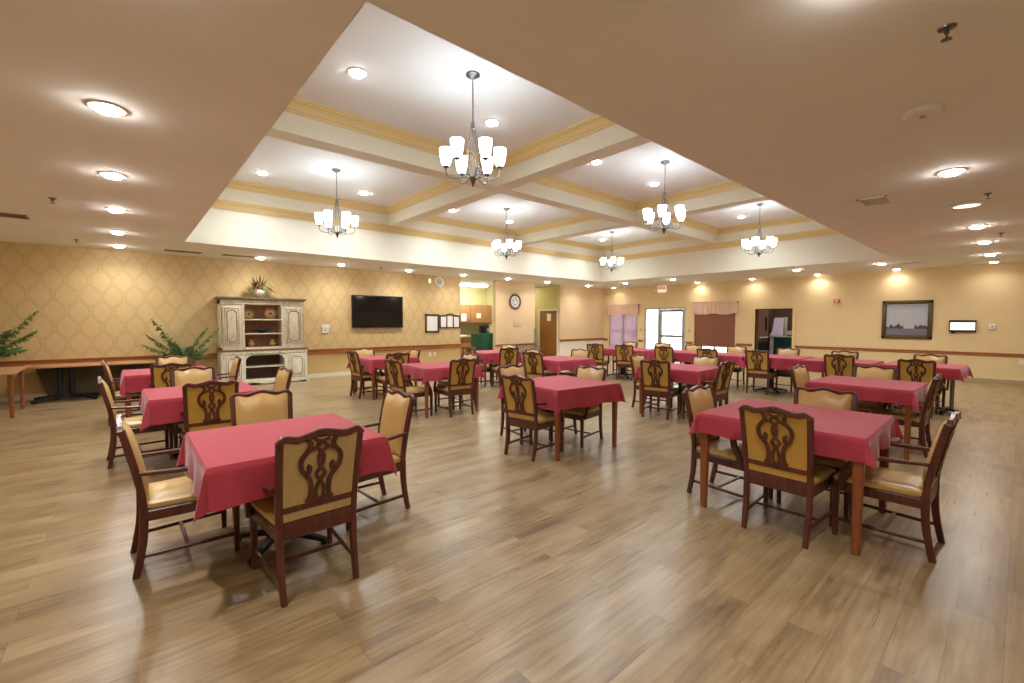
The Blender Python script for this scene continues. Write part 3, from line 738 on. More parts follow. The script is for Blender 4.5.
mb = MB(); mb.lathe([(.042, .07), (.042, .635)], 16, (-.95, 11.73, 0)); mb.lathe([(.042, .07), (.042, .635)], 16, (-.79, 11.73, 0)); rel(mb, t).build('pedestal', 'black', t)
mb = MB()
for sx, sy in ((1, 1), (1, -1), (-1, 1), (-1, -1)):
    a = Vector((-.87+.08*sx, 11.73, .08)); b = Vector((-.87+.42*sx, 11.73+.26*sy, .03)); mb.sweep([a, (a+b)/2+Vector((0, 0, .01)), b], .07, .05, side=(-.5*sy, .85*sx, 0)); mb.lathe([(.03, 0), (.03, .03)], 12, (b.x-.03*sx, b.y-.012*sy, 0))
rel(mb, t).build('foot', 'black', t)
t = empty('side_table', (.10, 11.75, 0), 'oak side table between the long side table and the leafy palm', 'table')
rel(wall_top(-.29, .52, 11.40, 12.12, .665), t).build('tabletop', 'topwood', t)
mb = MB(); mb.lathe([(.045, .07), (.045, .635)], 16, (.10, 11.75, 0)); rel(mb, t).build('pedestal', 'black', t)
mb = MB()
for a in range(4):
    an = PI/4 + a*PI/2; c, s = math.cos(an), math.sin(an); mb.sweep([(.10, 11.75, .08), (.10+.2*c, 11.75+.2*s, .06), (.10+.38*c, 11.75+.3*s, .02)], .05, .04, side=(-s, c, 0))
rel(mb, t).build('foot', 'black', t)
# dark folded panel leaning behind the long side table
t = tag(MB().loft([[(-1.30, 12.10, .60), (-1.30, 12.15, .60), (.50, 12.15, .60), (.50, 12.10, .60)], [(-1.12, 12.06, .0), (-1.12, 12.11, .0), (.50, 12.11, .0), (.50, 12.06, .0)]], smooth=False).build('folded_panel', mat('brown_hardboard', (.10, .075, .035), .6, noise=.2, nscale=5)), 'dark brown panel leaning on the wall behind the side tables', 'panel')

# ------------------------------------------------------------------ plants
def frond(root, az, length, lift, droop, leaf, w0=.16, n=22, m='leaf', lw=.016):
    mb = MB(); P = []
    for i in range(n+1):
        f = i/n; length_ = length*1.1; r = length_*(f*math.cos(lift) + .0); z = length_*(f*math.sin(lift)) - droop*f*f*length
        P.append(Vector((root[0]+r*math.cos(az), root[1]+r*math.sin(az), root[2]+z)))
    mb.tube(P, .004, 5, rs=[.006*(1-.8*i/n) for i in range(n+1)])
    for i in range(3, n+1):
        t = (P[i]-P[i-1]).normalized(); up = Vector((0, 0, 1)); sd = t.cross(up).normalized(); f = i/n
        L = w0*math.sin(PI*min(1, .18+.80*f))**.7 + .02
        for s in (1, -1):
            for q in (0, .5):
                b = P[i-1].lerp(P[i], q); d = (sd*s*.9 + t*.45 + Vector((random.uniform(-.2,.2), random.uniform(-.2,.2), 0)) - up*(.05+.75*random.random())).normalized()
                c = b + d*L*.5 + up*.01; e = b + d*L - up*.03*random.random(); wv = t*lw
                mb.add([b, c-wv, e, c+wv], [(0, 1, 2, 3)])
    return mb
def plant(name, loc, label, cat, fronds, potm, pot_prof, leafm='leaf'):
    t = empty(name, loc, label, cat)
    MB().lathe(pot_prof, 24).build('pot', potm, t)
    mb = MB()
    for az, L, lift, dr, w in fronds:
        f = frond((0, 0, pot_prof[-1][1]-.03), az, L, lift, dr, 1, w); mb.add(f.v, f.f)
    mb.build('fronds', leafm, t); return t
random.seed(3)
plant('potted_palm', (.95, 11.80, 0), 'leafy green palm with arching fronds standing beside the hutch', 'plant',
      [(R(195), 1.15, R(64), .22, .19), (R(185), .85, R(46), .1, .18), (R(-15), 1.0, R(68), .32, .15), (R(-8), .88, R(50), .05, .17), (R(190), .75, R(30), .05, .15), (R(215), .60, R(60), .2, .12), (R(-40), .55, R(38), .2, .10), (R(235), .6, R(45), .2, .1), (R(170), .42, R(20), .1, .10), (R(-70), .5, R(60), .3, .1), (R(90), .4, R(75), .3, .09), (R(5), .42, R(22), .1, .1), (R(250), .35, R(30), .2, .1), (R(150), .5, R(70), .2, .1)],
      'basket', [(.13, 0), (.16, .30), (.19, .66), (.20, .70), (.18, .70), (.165, .66)])
plant('potted_palm', (-1.85, 11.70, .732), 'green palm at the picture edge above the orange-legged side table', 'plant',
      [(R(-10), 1.05, R(54), .10, .18), (R(-6), .80, R(42), .15, .17), (R(-35), .75, R(60), .3, .12), (R(-10), .5, R(20), .1, .12), (R(180), .38, R(60), .3, .12), (R(210), .38, R(45), .3, .12), (R(-70), .5, R(45), .3, .12), (R(20), .5, R(35), .3, .1), (R(240), .5, R(60), .3, .1)],
      'basket', [(.08, 0), (.12, .13), (.125, .16), (.11, .165), (.10, .13)])

# ------------------------------------------------------------------ hutch
t = empty('hutch', (2.48, 11.93, 0), 'distressed cream two-part hutch with open shelves and panelled doors', 'cabinet')
hx0, hx1, fy, by = 1.60, 3.36, 11.74, 12.15   # body
def B(a, b, bev=.004): return rel(MB().box(a, b, bev), t)
DL, DRR = 2.06, 2.86
# lower carcass
mb = MB()
lo0, lo1, lf_ = 1.58, 3.40, 11.66
mb.mats(0).box((lo0, lf_+.02, .07), (lo0+.03, by, .80)); mb.box((lo1-.03, lf_+.02, .07), (lo1, by, .80)); mb.box((DL-.04, lf_+.02, .07), (DL, by, .80)); mb.box((DRR+.02, lf_+.02, .07), (DRR+.06, by, .80)); mb.box((lo0, lf_+.02, .06), (lo1, by, .10)); mb.box((lo0, by-.02, .07), (lo1, by, .80))
mb.mats(1).box((DL, by-.03, .10), (DRR+.02, by-.02, .78))
mb.mats(0)
# face frame around the arched lower opening
N = 20; za = .70; pts_o = []; ox0, ox1 = DL, DRR+.02
arch = [(ox0, .13), (ox0, .54)] + [(ox0 + .16*(1-math.cos(PI/2*k/8)), .54 + .15*math.sin(PI/2*k/8)) for k in range(1, 9)] + [(ox1 - .16*(1-math.cos(PI/2*k/8)), .54 + .15*math.sin(PI/2*k/8)) for k in range(8, -1, -1)] + [(ox1, .13)]
outer = [(ox0-.04, .13), (ox0-.04, .54)] + [(ox0-.04 + (.2)*k/8, .71) for k in range(1, 9)] + [(ox1+.04 - .2*k/8, .71) for k in range(8, -1, -1)] + [(ox1+.04, .13)]
outer[-2] = (ox1+.04, .54)
mb.loft([[(a[0], lf_, a[1]), (b[0], lf_, b[1]), (b[0], lf_+.03, b[1]), (a[0], lf_+.03, a[1])] for a, b in zip(arch, outer)], smooth=False)
mb.box((lo0, lf_, .70), (lo1, lf_+.03, .79))
mb.box((ox0-.04, lf_, .07), (ox1+.04, lf_+.03, .135))
mb.mats(0).box((lo0+.01, lf_+.001, .10), (DL-.03, lf_+.02, .74)); mb.box((DRR+.05, lf_+.001, .10), (lo1-.01, lf_+.02, .74))
rel(mb, t).build('base_cabinet', ['hutch', 'hutchdark'], t)
# scalloped plinth and feet
mb = MB(); pts = []
for i in range(41):
    u = i/40; x = lo0-.02 + u*(lo1-lo0+.04); z = .0 if (u < .05 or u > .95 or .46 < u < .0) else .035 + .02*math.cos(u*PI*6)
    pts.append([(x, lf_-.025, z), (x, lf_-.025, .10), (x, lf_+.02, .10), (x, lf_+.02, z)])
mb.loft(pts, smooth=False); mb.box((lo0-.02, lf_-.02, 0), (lo0+.04, by, .10)); mb.box((lo1-.04, lf_-.02, 0), (lo1+.02, by, .10)); rel(mb, t).build('plinth', 'hutch', t)
B((ox0, lf_+.03, .40), (ox1, by-.03, .425)).build('shelf', 'hutch', t)
B((lo0-.025, lf_-.02, .79), (lo1+.025, by, .83), .008).build('shelf_top', 'hutchtop', t)
# drawers
for a, b in ((lo0+.03, DL-.05), (DL-.01, DRR+.03), (DRR+.09, lo1-.03)):
    d = B((a, lf_-.012, .715), (b, lf_+.0, .780)).build('drawer', 'hutch', t)
    MB().box((a+.01-2.48, lf_-.0145-11.93, .722), (b-.01-2.48, lf_-.012-11.93, .725)).box((a+.01-2.48, lf_-.0145-11.93, .770), (b-.01-2.48, lf_-.012-11.93, .773)).build('lining', 'hutchline', d)
    for kx in ([(a+b)/2] if b-a < .6 else [a+.12, b-.12]): MB().lathe([(.012, 0), (.014, .012), (.006, .02)], 12, (kx-2.48, lf_-.014-11.93-.018, .747), axis='y').build('knob', 'hutchgrey', d)
def panel_door(x0, x1, z0, z1, y):
    d = B((x0, y-.02, z0), (x1, y, z1)).build('door', 'hutch', t)
    cx, cz = (x0+x1)/2, (z0+z1)/2
    for g, w in ((.035, .006), (.075, .012)):
        X, Z = (x1-x0)/2-g, (z1-z0)/2-g; c = .035
        path = [(-X, -Z+c), (-X, Z-c), (-X+c*.4, Z-c), (-X+c, Z-c*.4), (-X+c, Z), (X-c, Z), (X-c, Z-c*.4), (X-c*.4, Z-c), (X, Z-c), (X, -Z+c), (X-c*.4, -Z+c), (X-c, -Z+c*.4), (X-c, -Z), (-X+c, -Z), (-X+c, -Z+c*.4), (-X+c*.4, -Z+c), (-X, -Z+c)] if g > .05 else [(-X, -Z), (-X, Z), (X, Z), (X, -Z), (-X, -Z)]
        mb = MB()
        for p, q in zip(path[:-1], path[1:]):
            a = Vector((cx+p[0], y-.0225, cz+p[1])); b = Vector((cx+q[0], y-.0225, cz+q[1])); mb.sweep([a, b], w, .006, side=(b-a).cross(Vector((0, 1, 0))), smooth=False)
        rel(mb, t).build('lining', 'hutchline', d)
    return d
panel_door(lo0+.06, DL-.06, .13, .69, lf_); panel_door(DRR+.10, lo1-.05, .13, .69, lf_)
# upper cabinet
mb = MB(); mb.mats(0)
mb.box((hx0, fy, .83), (hx0+.03, by, 1.96)); mb.box((hx1-.03, fy, .83), (hx1, by, 1.93)); mb.box((DL-.03, fy, .83), (DL, by, 1.93)); mb.box((DRR, fy, .83), (DRR+.03, by, 1.93)); mb.box((hx0, by-.02, .83), (hx1, by, 1.93))
mb.box((hx0, fy-.012, 1.875), (hx1, by, 1.96)); mb.box((hx0, fy, .83), (hx1, by, .87)); mb.box((DL-.05, fy-.006, .86), (DL+.01, fy+.02, 1.88)); mb.box((DRR-.01, fy-.006, .86), (DRR+.05, fy+.02, 1.88))
mb.mats(1).box((DL, by-.03, .87), (DRR, by-.02, 1.86))
for c_, s_ in ((DL+.01, 1), (DRR-.01, -1)):
    mb.mats(0).loft([[(c_, fy, 1.86), (c_, fy, 1.80+.0), (c_, fy+.02, 1.80), (c_, fy+.02, 1.86)], [(c_+s_*.025, fy, 1.86), (c_+s_*.025, fy, 1.845), (c_+s_*.025, fy+.02, 1.845), (c_+s_*.025, fy+.02, 1.86)]], smooth=False)
mb.mats(0).box((hx0+.02, fy, .87), (DL-.04, fy+.02, 1.88)); mb.box((DRR+.04, fy, .87), (hx1-.02, fy+.02, 1.88))
rel(mb, t).build('upper_cabinet', ['hutch', 'hutchin'], t)
for z in (1.17, 1.50): B((DL, fy+.01, z), (DRR, by-.03, z+.028)).build('shelf', 'hutch', t)
panel_door(hx0+.05, DL-.07, .93, 1.80, fy); panel_door(DRR+.07, hx1-.05, .93, 1.80, fy)
mb = MB(); prof = [(.0, 1.955), (.012, 1.965), (.02, 1.98), (.05, 1.995), (.055, 2.03), (.0, 2.03)]
mb.loft([[(hx0-o, fy-o, z), (hx0-o, by, z), (hx1+o, by, z), (hx1+o, fy-o, z)] for o, z in prof]); rel(mb, t).build('cornice', 'hutchgrey', t)
# crockery
def plate(x, z, r, label):
    t = empty('display_plate', (x, 12.09, z), label, 'plate', 'plates on the hutch'); t.rotation_euler.x = R(-12)
    MB().lathe([(.01, 0), (r*.6, 0), (r*.62, -.008), (r, -.022), (r, -.026), (r*.55, -.014), (.01, -.010)], 32, (0, 0, r), axis='y').build('rim', 'gold', t)
    MB().lathe([(.005, -.0155), (r*.58, -.0185), (r*.58, -.012)], 32, (0, 0, r), axis='y').build('painted_centre', 'platecream', t)
    MB().lathe([(.004, -.021), (r*.30, -.0205), (r*.30, -.012)], 24, (0, 0, r), axis='y').build('centre_motif', 'platecentre', t)
plate(2.23, 1.53, .115, 'gold-rimmed plate on the top hutch shelf, nearest the plant-side door'); plate(2.69, 1.53, .135, 'larger gold-rimmed plate with orange centre at the television side of the top hutch shelf')
mb = MB(); mb.lathe([(.06, .0), (.075, .012), (.19, .05), (.205, .085), (.20, .09), (.17, .055), (.01, .03)], 32)
o = tag(mb.build('serving_bowl', 'darkgreenglaze', None, (2.47, 12.0, 1.20)), 'dark green oval dish on the middle shelf of the hutch', 'dish'); o.scale = (1, .5, 1.3)
for x, lb in ((2.24, 'golden pitcher on the low shelf of the hutch, nearest the plant-side door'), (2.70, 'golden pitcher on the low shelf of the hutch, nearer the television')):
    t2 = empty('pitcher', (x, 12.0, .872), lb, 'pitcher', 'golden pitchers on the hutch')
    MB().lathe([(.04, 0), (.045, .01), (.075, .05), (.07, .09), (.04, .13), (.038, .15), (.05, .17), (.045, .17), (.03, .14)], 24).build('vessel', 'gold', t2)
    MB().tube(catmull([(.05, 0, .16), (.10, 0, .15), (.11, 0, .10), (.07, 0, .06)], 4), .008).build('handle', 'gold', t2)
# plant on the hutch
random.seed(11)
t3 = empty('potted_plant', (2.42, 11.90, 2.032), 'russet spiky plant in a pale pot on top of the hutch', 'plant')
MB().lathe([(.07, 0), (.12, .05), (.14, .11), (.13, .17), (.11, .19), (.12, .20), (.10, .20), (.09, .16)], 24).build('pot', 'pot', t3)
mb = MB()
for i in range(110):
    az = random.uniform(0, 2*PI); L = random.uniform(.20, .42); el = random.uniform(.1, 1.4); d = Vector((math.cos(az)*math.cos(el), .42*math.sin(az)*math.cos(el), math.sin(el)))
    b = Vector((.04*math.cos(az), .04*math.sin(az), .18)); e = b + d*L - Vector((0, 0, .10*(1.4-el)*L/.3)); c = b + d*L*.55 + Vector((0, 0, .02)); w = d.cross(Vector((0, 0, 1))).normalized()*.019
    mb.mats(i % 3 == 0 and 1 or 0); mb.add([b, c-w, e, c+w], [(0, 1, 2, 3)])
mb.build('leaves', ['leafred', 'leaf'], t3)

# ------------------------------------------------------------------ things on the wallpapered wall
t = empty('television', (5.47, YW-.04, 1.755), 'black flat television mounted on the wallpapered wall', 'television')
MB().box((-.765, -.045, -.455), (.765, .01, .455), .01).build('casing', 'tvframe', t)
MB().box((-.725, -.049, -.39), (.725, -.044, .42), 0).build('screen', 'screen', t)
MB().box((-.2, .01, -.2), (.2, .038, .2)).build('wall_mount', 'black', t)
MB().box((-.03, -.048, -.435), (.03, -.044, -.42), 0).build('power_strip', 'greymetal', t)
t = empty('thermostat', (4.01, YW, 1.30), 'white wall control with a small display between hutch and television', 'thermostat')
MB().box((-.11, -.03, -.005), (.11, -.001, .09), .006).build('cover', 'white', t)
MB().box((-.085, -.035, -.13), (.085, -.001, -.015), .006).build('casing', 'white', t)
MB().box((-.035, -.037, -.075), (.035, -.034, -.05), 0).build('display', 'ventdark', t)
t = empty('picture_frame', (7.27, YW, 1.42), 'single upright framed notice beside the triple frame', 'picture frame', 'framed notices')
def frame(t, w, h, b, m, inner, d=.03):
    mb = MB()
    for p, q in (((-w/2, -d, -h/2), (-w/2+b, -.001, h/2)), ((w/2-b, -d, -h/2), (w/2, -.001, h/2)), ((-w/2, -d, -h/2), (w/2, -.001, -h/2+b)), ((-w/2, -d, h/2-b), (w/2, -.001, h/2))): mb.box(p, q, .004)
    mb.build('frame', m, t); MB().box((-w/2+b*.5, -.012, -h/2+b*.5), (w/2-b*.5, -.002, h/2-b*.5)).build('print', inner, t)
frame(t, .50, .58, .055, 'darkframe', 'paper_w')
t = empty('picture_frame', (7.93, YW, 1.48), 'wide triple frame with an arched top holding three notices', 'picture frame')
mb = MB(); 
for x in (-.37, -.125, .125, .37): mb.box((x-.018, -.03, -.21), (x+.018, -.001, .17), .003)
mb.box((-.388, -.03, -.215), (.388, -.001, -.18), .003)
mb.sweep([(-.388+.776*i/16, -.015, .175+.065*math.exp(-((i-8)/3.2)**2)) for i in range(17)], .03, .045, side=(0, 1, 0)); mb.build('frame', 'darkframe', t)
for x in (-.2475, 0, .2475): MB().box((x-.112, -.012, -.185), (x+.112, -.002, .16)).build('print', 'paper_w', t)
t = empty('emergency_light', (7.17, YW, 2.74), 'small glowing wall light high up beside the round speaker', 'wall light')
MB().box((-.05, -.05, -.07), (.05, -.001, .07), .01).build('casing', 'white', t); MB().box((-.03, -.055, -.05), (.03, -.049, .05)).build('lens', mat('amber_lens', (.8, .6, .3), .4, emit=(1, .75, .4), es=1.5), t)
t = empty('wall_speaker', (7.53, YW, 2.73), 'round white speaker high on the wallpapered wall', 'speaker')
MB().lathe([(.16, -.001), (.16, -.03), (.14, -.045), (.01, -.05)], 28, axis='y').build('casing', 'white', t); MB().lathe([(.10, -.046), (.10, -.052), (.01, -.054)], 24, axis='y').build('grille', 'dial', t)
t = empty('wall_outlet', (7.19, YW, .45), 'white socket plate low on the wall, nearer the television', 'outlet', 'wall sockets below the frames'); MB().box((-.04, -.008, -.06), (.04, -.001, .06), .003).build('plate', 'white', t); MB().box((-.015, -.0095, -.035), (.015, -.0075, -.01)).box((-.015, -.0095, .01), (.015, -.0075, .035)).build('socket', 'ventdark', t)
t2 = copy_tree(t); t2.location.x = 7.36; t2['label'] = 'white socket plate low on the wall, nearer the kitchen niche'
# large clock
t = empty('wall_clock', (10.74, YW, 2.205), 'large round clock with dark rim on the peach wall', 'clock')
MB().lathe([(.215, -.002), (.275, -.004), (.280, -.03), (.262, -.045), (.225, -.04), (.215, -.018)], 40, axis='y', caps=False).build('rim', 'darkframe', t)
MB().lathe([(.225, -.002), (.225, -.014), (.005, -.015)], 40, axis='y').build('dial', 'paper_w', t)
mb = MB()
for k in range(12):
    a = k*PI/6; c, s = math.cos(a), math.sin(a); mb.sweep([(.145*s, -.018, .145*c), (.195*s, -.018, .195*c)], .016, .004, side=(c, 0, -s), smooth=False)
mb.build('numeral_marks', 'black', t)
MB().lathe([(.095, -.015), (.095, -.019), (.125, -.019), (.125, -.015)], 32, axis='y', caps=False).build('inner_ring', 'dial', t)
MB().sweep([(0, -.022, -.02), (.06, -.022, .09)], .014, .004, side=(0, 0, 1)).sweep([(0, -.024, -.02), (-.12, -.024, .07)], .010, .004, side=(0, 0, 1)).build('hand', 'black', t)
t = tag(MB().box((10.66, YW-.012, 1.30), (11.06, YW-.001, 1.47), .003).build('wall_plaque', mat('peach_plaque', (.66, .44, .27), .5)), 'faint peach plaque on the wall below the large clock', 'plaque')
# grey wire trolley standing under the clock
t = empty('utility_cart', (11.1, YW-.35, 0), 'grey metal trolley with wire sides standing under the large clock', 'cart')
mb = MB()
for x in (-.45, .45):
    for y in (-.2, .2): mb.tube([(x, y, .06), (x, y, .56)], .014)
for z in (.12, .33, .54): mb.box((-.46, -.21, z), (.46, .21, z+.02))
for i in range(15): mb.tube([(-.42+.06*i, .2, .13), (-.42+.06*i, .2, .54)], .005, 5)
mb.build('frame', 'greymetal', t)
for x in (-.42, .42):
    for y in (-.18, .18): MB().lathe([(.03, -.012), (.03, .012)], 14, (x, y, .03), axis='y').build('wheel', 'black', t)
tag(MB().box((11.73, YW-.03, 0), (11.775, YW+.04, 1.22), .004).build('corner_guard', mat('teal_grey_guard', (.12, .20, .22), .4)), 'slim teal-grey corner guard at the edge of the door recess', 'corner guard')

# ------------------------------------------------------------------ kitchen niche
ky = YW+2.77
t = empty('upper_cabinet', (10.75, ky, 1.79), 'cherry wall cabinet with papers taped on its doors, in the niche', 'cabinet')
MB().box((-1.35, -.33, -.36), (.83, -.005, .36)).build('body', 'cabwood', t)
for i in range(4):
    a = -1.345+.545*i; d = MB().box((a, -.352, -.355), (a+.535, -.332, .355), .004).build('door', 'cabwood', t)
    if i == 1: MB().box((a+.10, -.356, -.30), (a+.34, -.3525, .0)).build('taped_notice', 'paper_w', d)
    if i == 2: MB().box((a+.30, -.356, -.18), (a+.53, -.3525, .02)).build('taped_notice', 'paper_w', d)
t = empty('base_cabinet', (10.75, ky, 0), 'cherry base cabinet at the back of the kitchen niche', 'cabinet')
MB().box((-1.35, -.58, .08), (.83, -.012, .84)).build('body', 'cabwood', t); MB().box((-1.35, -.52, 0), (.83, -.012, .08)).build('plinth', 'black', t)
for i in range(4): a = -1.345+.545*i; MB().box((a, -.60, .10), (a+.535, -.582, .64), .004).build('door', 'cabwood', t); MB().box((a, -.60, .66), (a+.535, -.582, .83), .004).build('drawer', 'cabwood', t)
tag(MB().box((9.38, ky-.64, .842), (11.60, ky-.012, .88), .006).build('worktop', 'counter'), 'pale laminate worktop along the back of the kitchen niche', 'worktop')
tag(MB().box((9.75, ky-.5, .882), (10.25, ky-.2, .94), .02).build('paper_stack', 'paper_w'), 'low white stack of papers on the niche worktop', 'paper')
t = empty('serving_cart', (9.87, 12.88, 0), 'dark green serving cart in the kitchen niche with a coffee maker on top', 'cart')
MB().box((-.39, -.28, .10), (.39, .28, 1.02), .012).build('body', 'green', t); MB().box((-.40, -.29, 1.02), (.40, .29, 1.05), .008).build('top', 'green', t)
MB().box((.33, -.286, .10), (.37, -.281, 1.0)).box((-.37, -.286, .10), (-.33, -.281, 1.0)).build('corner_trim', 'teal', t)
for x in (-.32, .32):
    for y in (-.22, .22): MB().lathe([(.05, -.015), (.05, .015)], 16, (x, y, .05), axis='y').build('wheel', 'black', t)
t = empty('coffee_maker', (9.88, 12.9, 1.052), 'black coffee maker on the green serving cart', 'coffee maker')
MB().box((-.12, -.14, 0), (.12, .14, .03), .006).box((-.12, .02, .03), (.12, .14, .26), .006).box((-.12, -.14, .20), (.12, .14, .28), .01).build('body', 'black', t); MB().lathe([(.05, .035), (.075, .07), (.06, .15), (.045, .17)], 20, (0, -.06, 0)).build('carafe', 'screen', t)
t = empty('pump_bottle', (10.14, 12.86, 1.052), 'tall white pump bottle beside the coffee maker', 'bottle')
MB().lathe([(.05, 0), (.055, .02), (.055, .20), (.03, .24), (.02, .26)], 20).build('body', 'white', t); MB().tube([(0, 0, .25), (0, 0, .32), (-.06, -.01, .32)], .010).build('pump', 'white', t)
t = empty('ceiling_light', (10.0, 13.9, ZC), 'long fluorescent ceiling light glowing inside the kitchen niche', 'ceiling light')
MB().box((-.75, -.16, -.04), (.75, .16, -.001)).build('frame', 'white', t); MB().box((-.72, -.14, -.085), (.72, .14, -.04), .02).build('diffuser', 'tube', t)

t = empty('ceiling_light', (12.45, 13.9, ZC), 'added unseen square light brightening the door recess', 'ceiling light')  # fill light added out of view to brighten the recess wall
MB().box((-.22, -.22, -.03), (.22, .22, -.001)).build('diffuser', mat('lit_square_lens', (.9, .9, .9), .4, emit=(1, .97, .82), es=14), t)
# ------------------------------------------------------------------ things on the far wall
t = empty('exit_sign', (XW, 9.35, 2.76), 'lit ceiling-height EXIT sign above the glazed door', 'sign')
MB().box((-.06, -.17, -.12), (-.001, .17, .13), .01).build('casing', 'exitlit', t)
MB().box((-.065, -.15, -.01), (-.058, .15, .12)).build('red_panel', 'exitred', t)
cu = bpy.data.curves.new('exit_text', 'FONT'); cu.body = 'EXIT'; cu.size = .13; cu.align_x = 'CENTER'; cu.extrude = .001; tx0 = bpy.data.objects.new('lettering_curve', cu); C.objects.link(tx0); bpy.context.view_layer.update(); tx = bpy.data.objects.new('lettering', bpy.data.meshes.new_from_object(tx0.evaluated_get(bpy.context.evaluated_depsgraph_get()))); C.objects.link(tx); bpy.data.objects.remove(tx0); tx.parent = t
tx.rotation_euler = (PI/2, 0, -PI/2); tx.location = (-.067, 0, .012); tx.data.materials.clear(); tx.data.materials.append(M['exitlit'])
for s in (1, -1): MB().lathe([(.02, 0), (.055, -.05), (.055, -.06), (.01, -.065)], 16, (-.03, .24*s, -.03), axis='x').tube([(-.03, .16*s, -.03), (-.03, .25*s, -.03)], .012).build('lamp_head', 'white', t)
t = empty('fire_alarm', (XW, 3.64, 2.11), 'small red fire alarm on the far wall', 'alarm'); MB().box((-.04, -.075, -.055), (-.001, .075, .055), .006).build('casing', 'alarm', t); MB().box((-.06, -.03, -.035), (-.038, .03, .035), .008).build('strobe', 'white', t)
t = empty('framed_picture', (XW, 2.06, 1.555), 'large landscape picture in a bronze frame on the far wall', 'picture')
w, h, b = 1.04, 1.04, .085
mb = MB()
for p, q in (((-.045, -w/2, -h/2), (-.002, -w/2+b, h/2)), ((-.045, w/2-b, -h/2), (-.002, w/2, h/2)), ((-.045, -w/2, -h/2), (-.002, w/2, -h/2+b)), ((-.045, -w/2, h/2-b), (-.002, w/2, h/2))): mb.box(p, q, .012)
mb.build('frame', 'bronze', t)
mb = MB(); b2 = b+.012
for p, q in (((-.03, -w/2+b, -h/2+b), (-.004, -w/2+b2, h/2-b)), ((-.03, w/2-b2, -h/2+b), (-.004, w/2-b, h/2-b)), ((-.03, -w/2+b, -h/2+b), (-.004, w/2-b, -h/2+b2)), ((-.03, -w/2+b, h/2-b2), (-.004, w/2-b, h/2-b))): mb.box(p, q)
mb.build('liner', 'black', t)
MB().box((-.012, -w/2+b, -h/2+b), (-.004, w/2-b, h/2-b)).build('print', 'painting', t)
t = empty('light_box', (XW, .985, 1.39), 'black-framed lit white panel beside the landscape picture', 'display panel')
mb = MB(); mb.box((-.07, -.24, .095), (-.001, .24, .15), .006).box((-.07, -.24, -.15), (-.001, .24, -.10), .006).box((-.07, -.24, -.1), (-.001, -.222, .1)).box((-.07, .222, -.1), (-.001, .24, .1)).build('casing', 'black', t)
MB().box((-.055, -.222, -.10), (-.01, .222, .095)).build('screen', 'lightbox', t); MB().box((-.05, .13, -.18), (-.01, .20, -.15)).build('bracket', 'black', t)
t = empty('thermostat', (XW, .475, 1.385), 'small cream thermostat with a dark dial on the far wall', 'thermostat'); MB().box((-.03, -.055, -.06), (-.001, .055, .06), .008).build('casing', 'white', t); MB().lathe([(.014, -.03), (.014, -.036), (.002, -.037)], 14, axis='x').build('dial', 'ventdark', t); MB().box((-.012, .015, -.70), (-.001, .03, -.06)).build('cable_cover', 'tan', t)
t = empty('wall_outlet', (XW, -.03, .55), 'white socket plate on the far wall at the picture edge', 'outlet'); MB().box((-.008, -.045, -.06), (-.001, .045, .06), .003).build('plate', 'white', t)
t = empty('light_switch', (XW, 10.28, 1.15), 'small switch between mauve blind and glazed door', 'switch'); MB().box((-.008, -.04, -.06), (-.001, .04, .06), .003).build('plate', 'dial', t)
t = empty('light_switch', (XW, 8.22, 1.15), 'peach switch plate between glazed door and brown blind', 'switch'); MB().box((-.008, -.05, -.06), (-.001, .05, .06), .003).build('plate', mat('peach_plate', (.62, .35, .2), .5), t)
# seen through the open doorway
t = empty('green_counter', (XW+2.2, 5.6, 0), 'dark teal service counter seen through the open doorway', 'counter'); MB().box((-.3, -.75, 0), (.3, .48, .93), .01).build('body', 'teal', t); MB().box((-.33, -.78, .93), (.33, .50, .96), .006).build('top', 'dial', t); MB().box((-.31, .36, 0), (-.302, .48, .93)).build('side_panel', 'lilac', t)
t = tag(MB().loft([[(XW+2.45, 6.13, 1.64), (XW+2.49, 6.13, 1.64), (XW+2.49, 5.80, 1.64), (XW+2.45, 5.80, 1.64)], [(XW+2.42, 6.20, 1.1), (XW+2.48, 6.20, 1.1), (XW+2.48, 5.82, 1.1), (XW+2.42, 5.82, 1.1)], [(XW+2.41, 6.27, .97), (XW+2.47, 6.27, .97), (XW+2.47, 5.82, .97), (XW+2.41, 5.82, .97)]], smooth=False).build('hanging_sheet', 'lilac'), 'pale lilac sheet hanging above the teal counter', 'sheet')
tag(MB().box((XW+2.40, 5.70, .97), (XW+2.5, 5.78, 1.66), .004).box((XW+2.40, 4.8, 1.0), (XW+2.5, 5.70, 1.16), .01).build('wall_frame', 'pot'), 'cream upright and ledge beside the hanging sheet', 'frame')
t = empty('ceiling_light', (XW+1.6, 5.0, ZC), 'added unseen panel light brightening the room past the doorway', 'ceiling light'); MB().box((-.3, -.3, -.04), (.3, .3, -.001)).build('diffuser', mat('doorway_fill_glow', (.9, .9, .9), .4, emit=(1, .95, .9), es=22), t)  # unseen glowing panel, added to lift the dark room behind the doorway

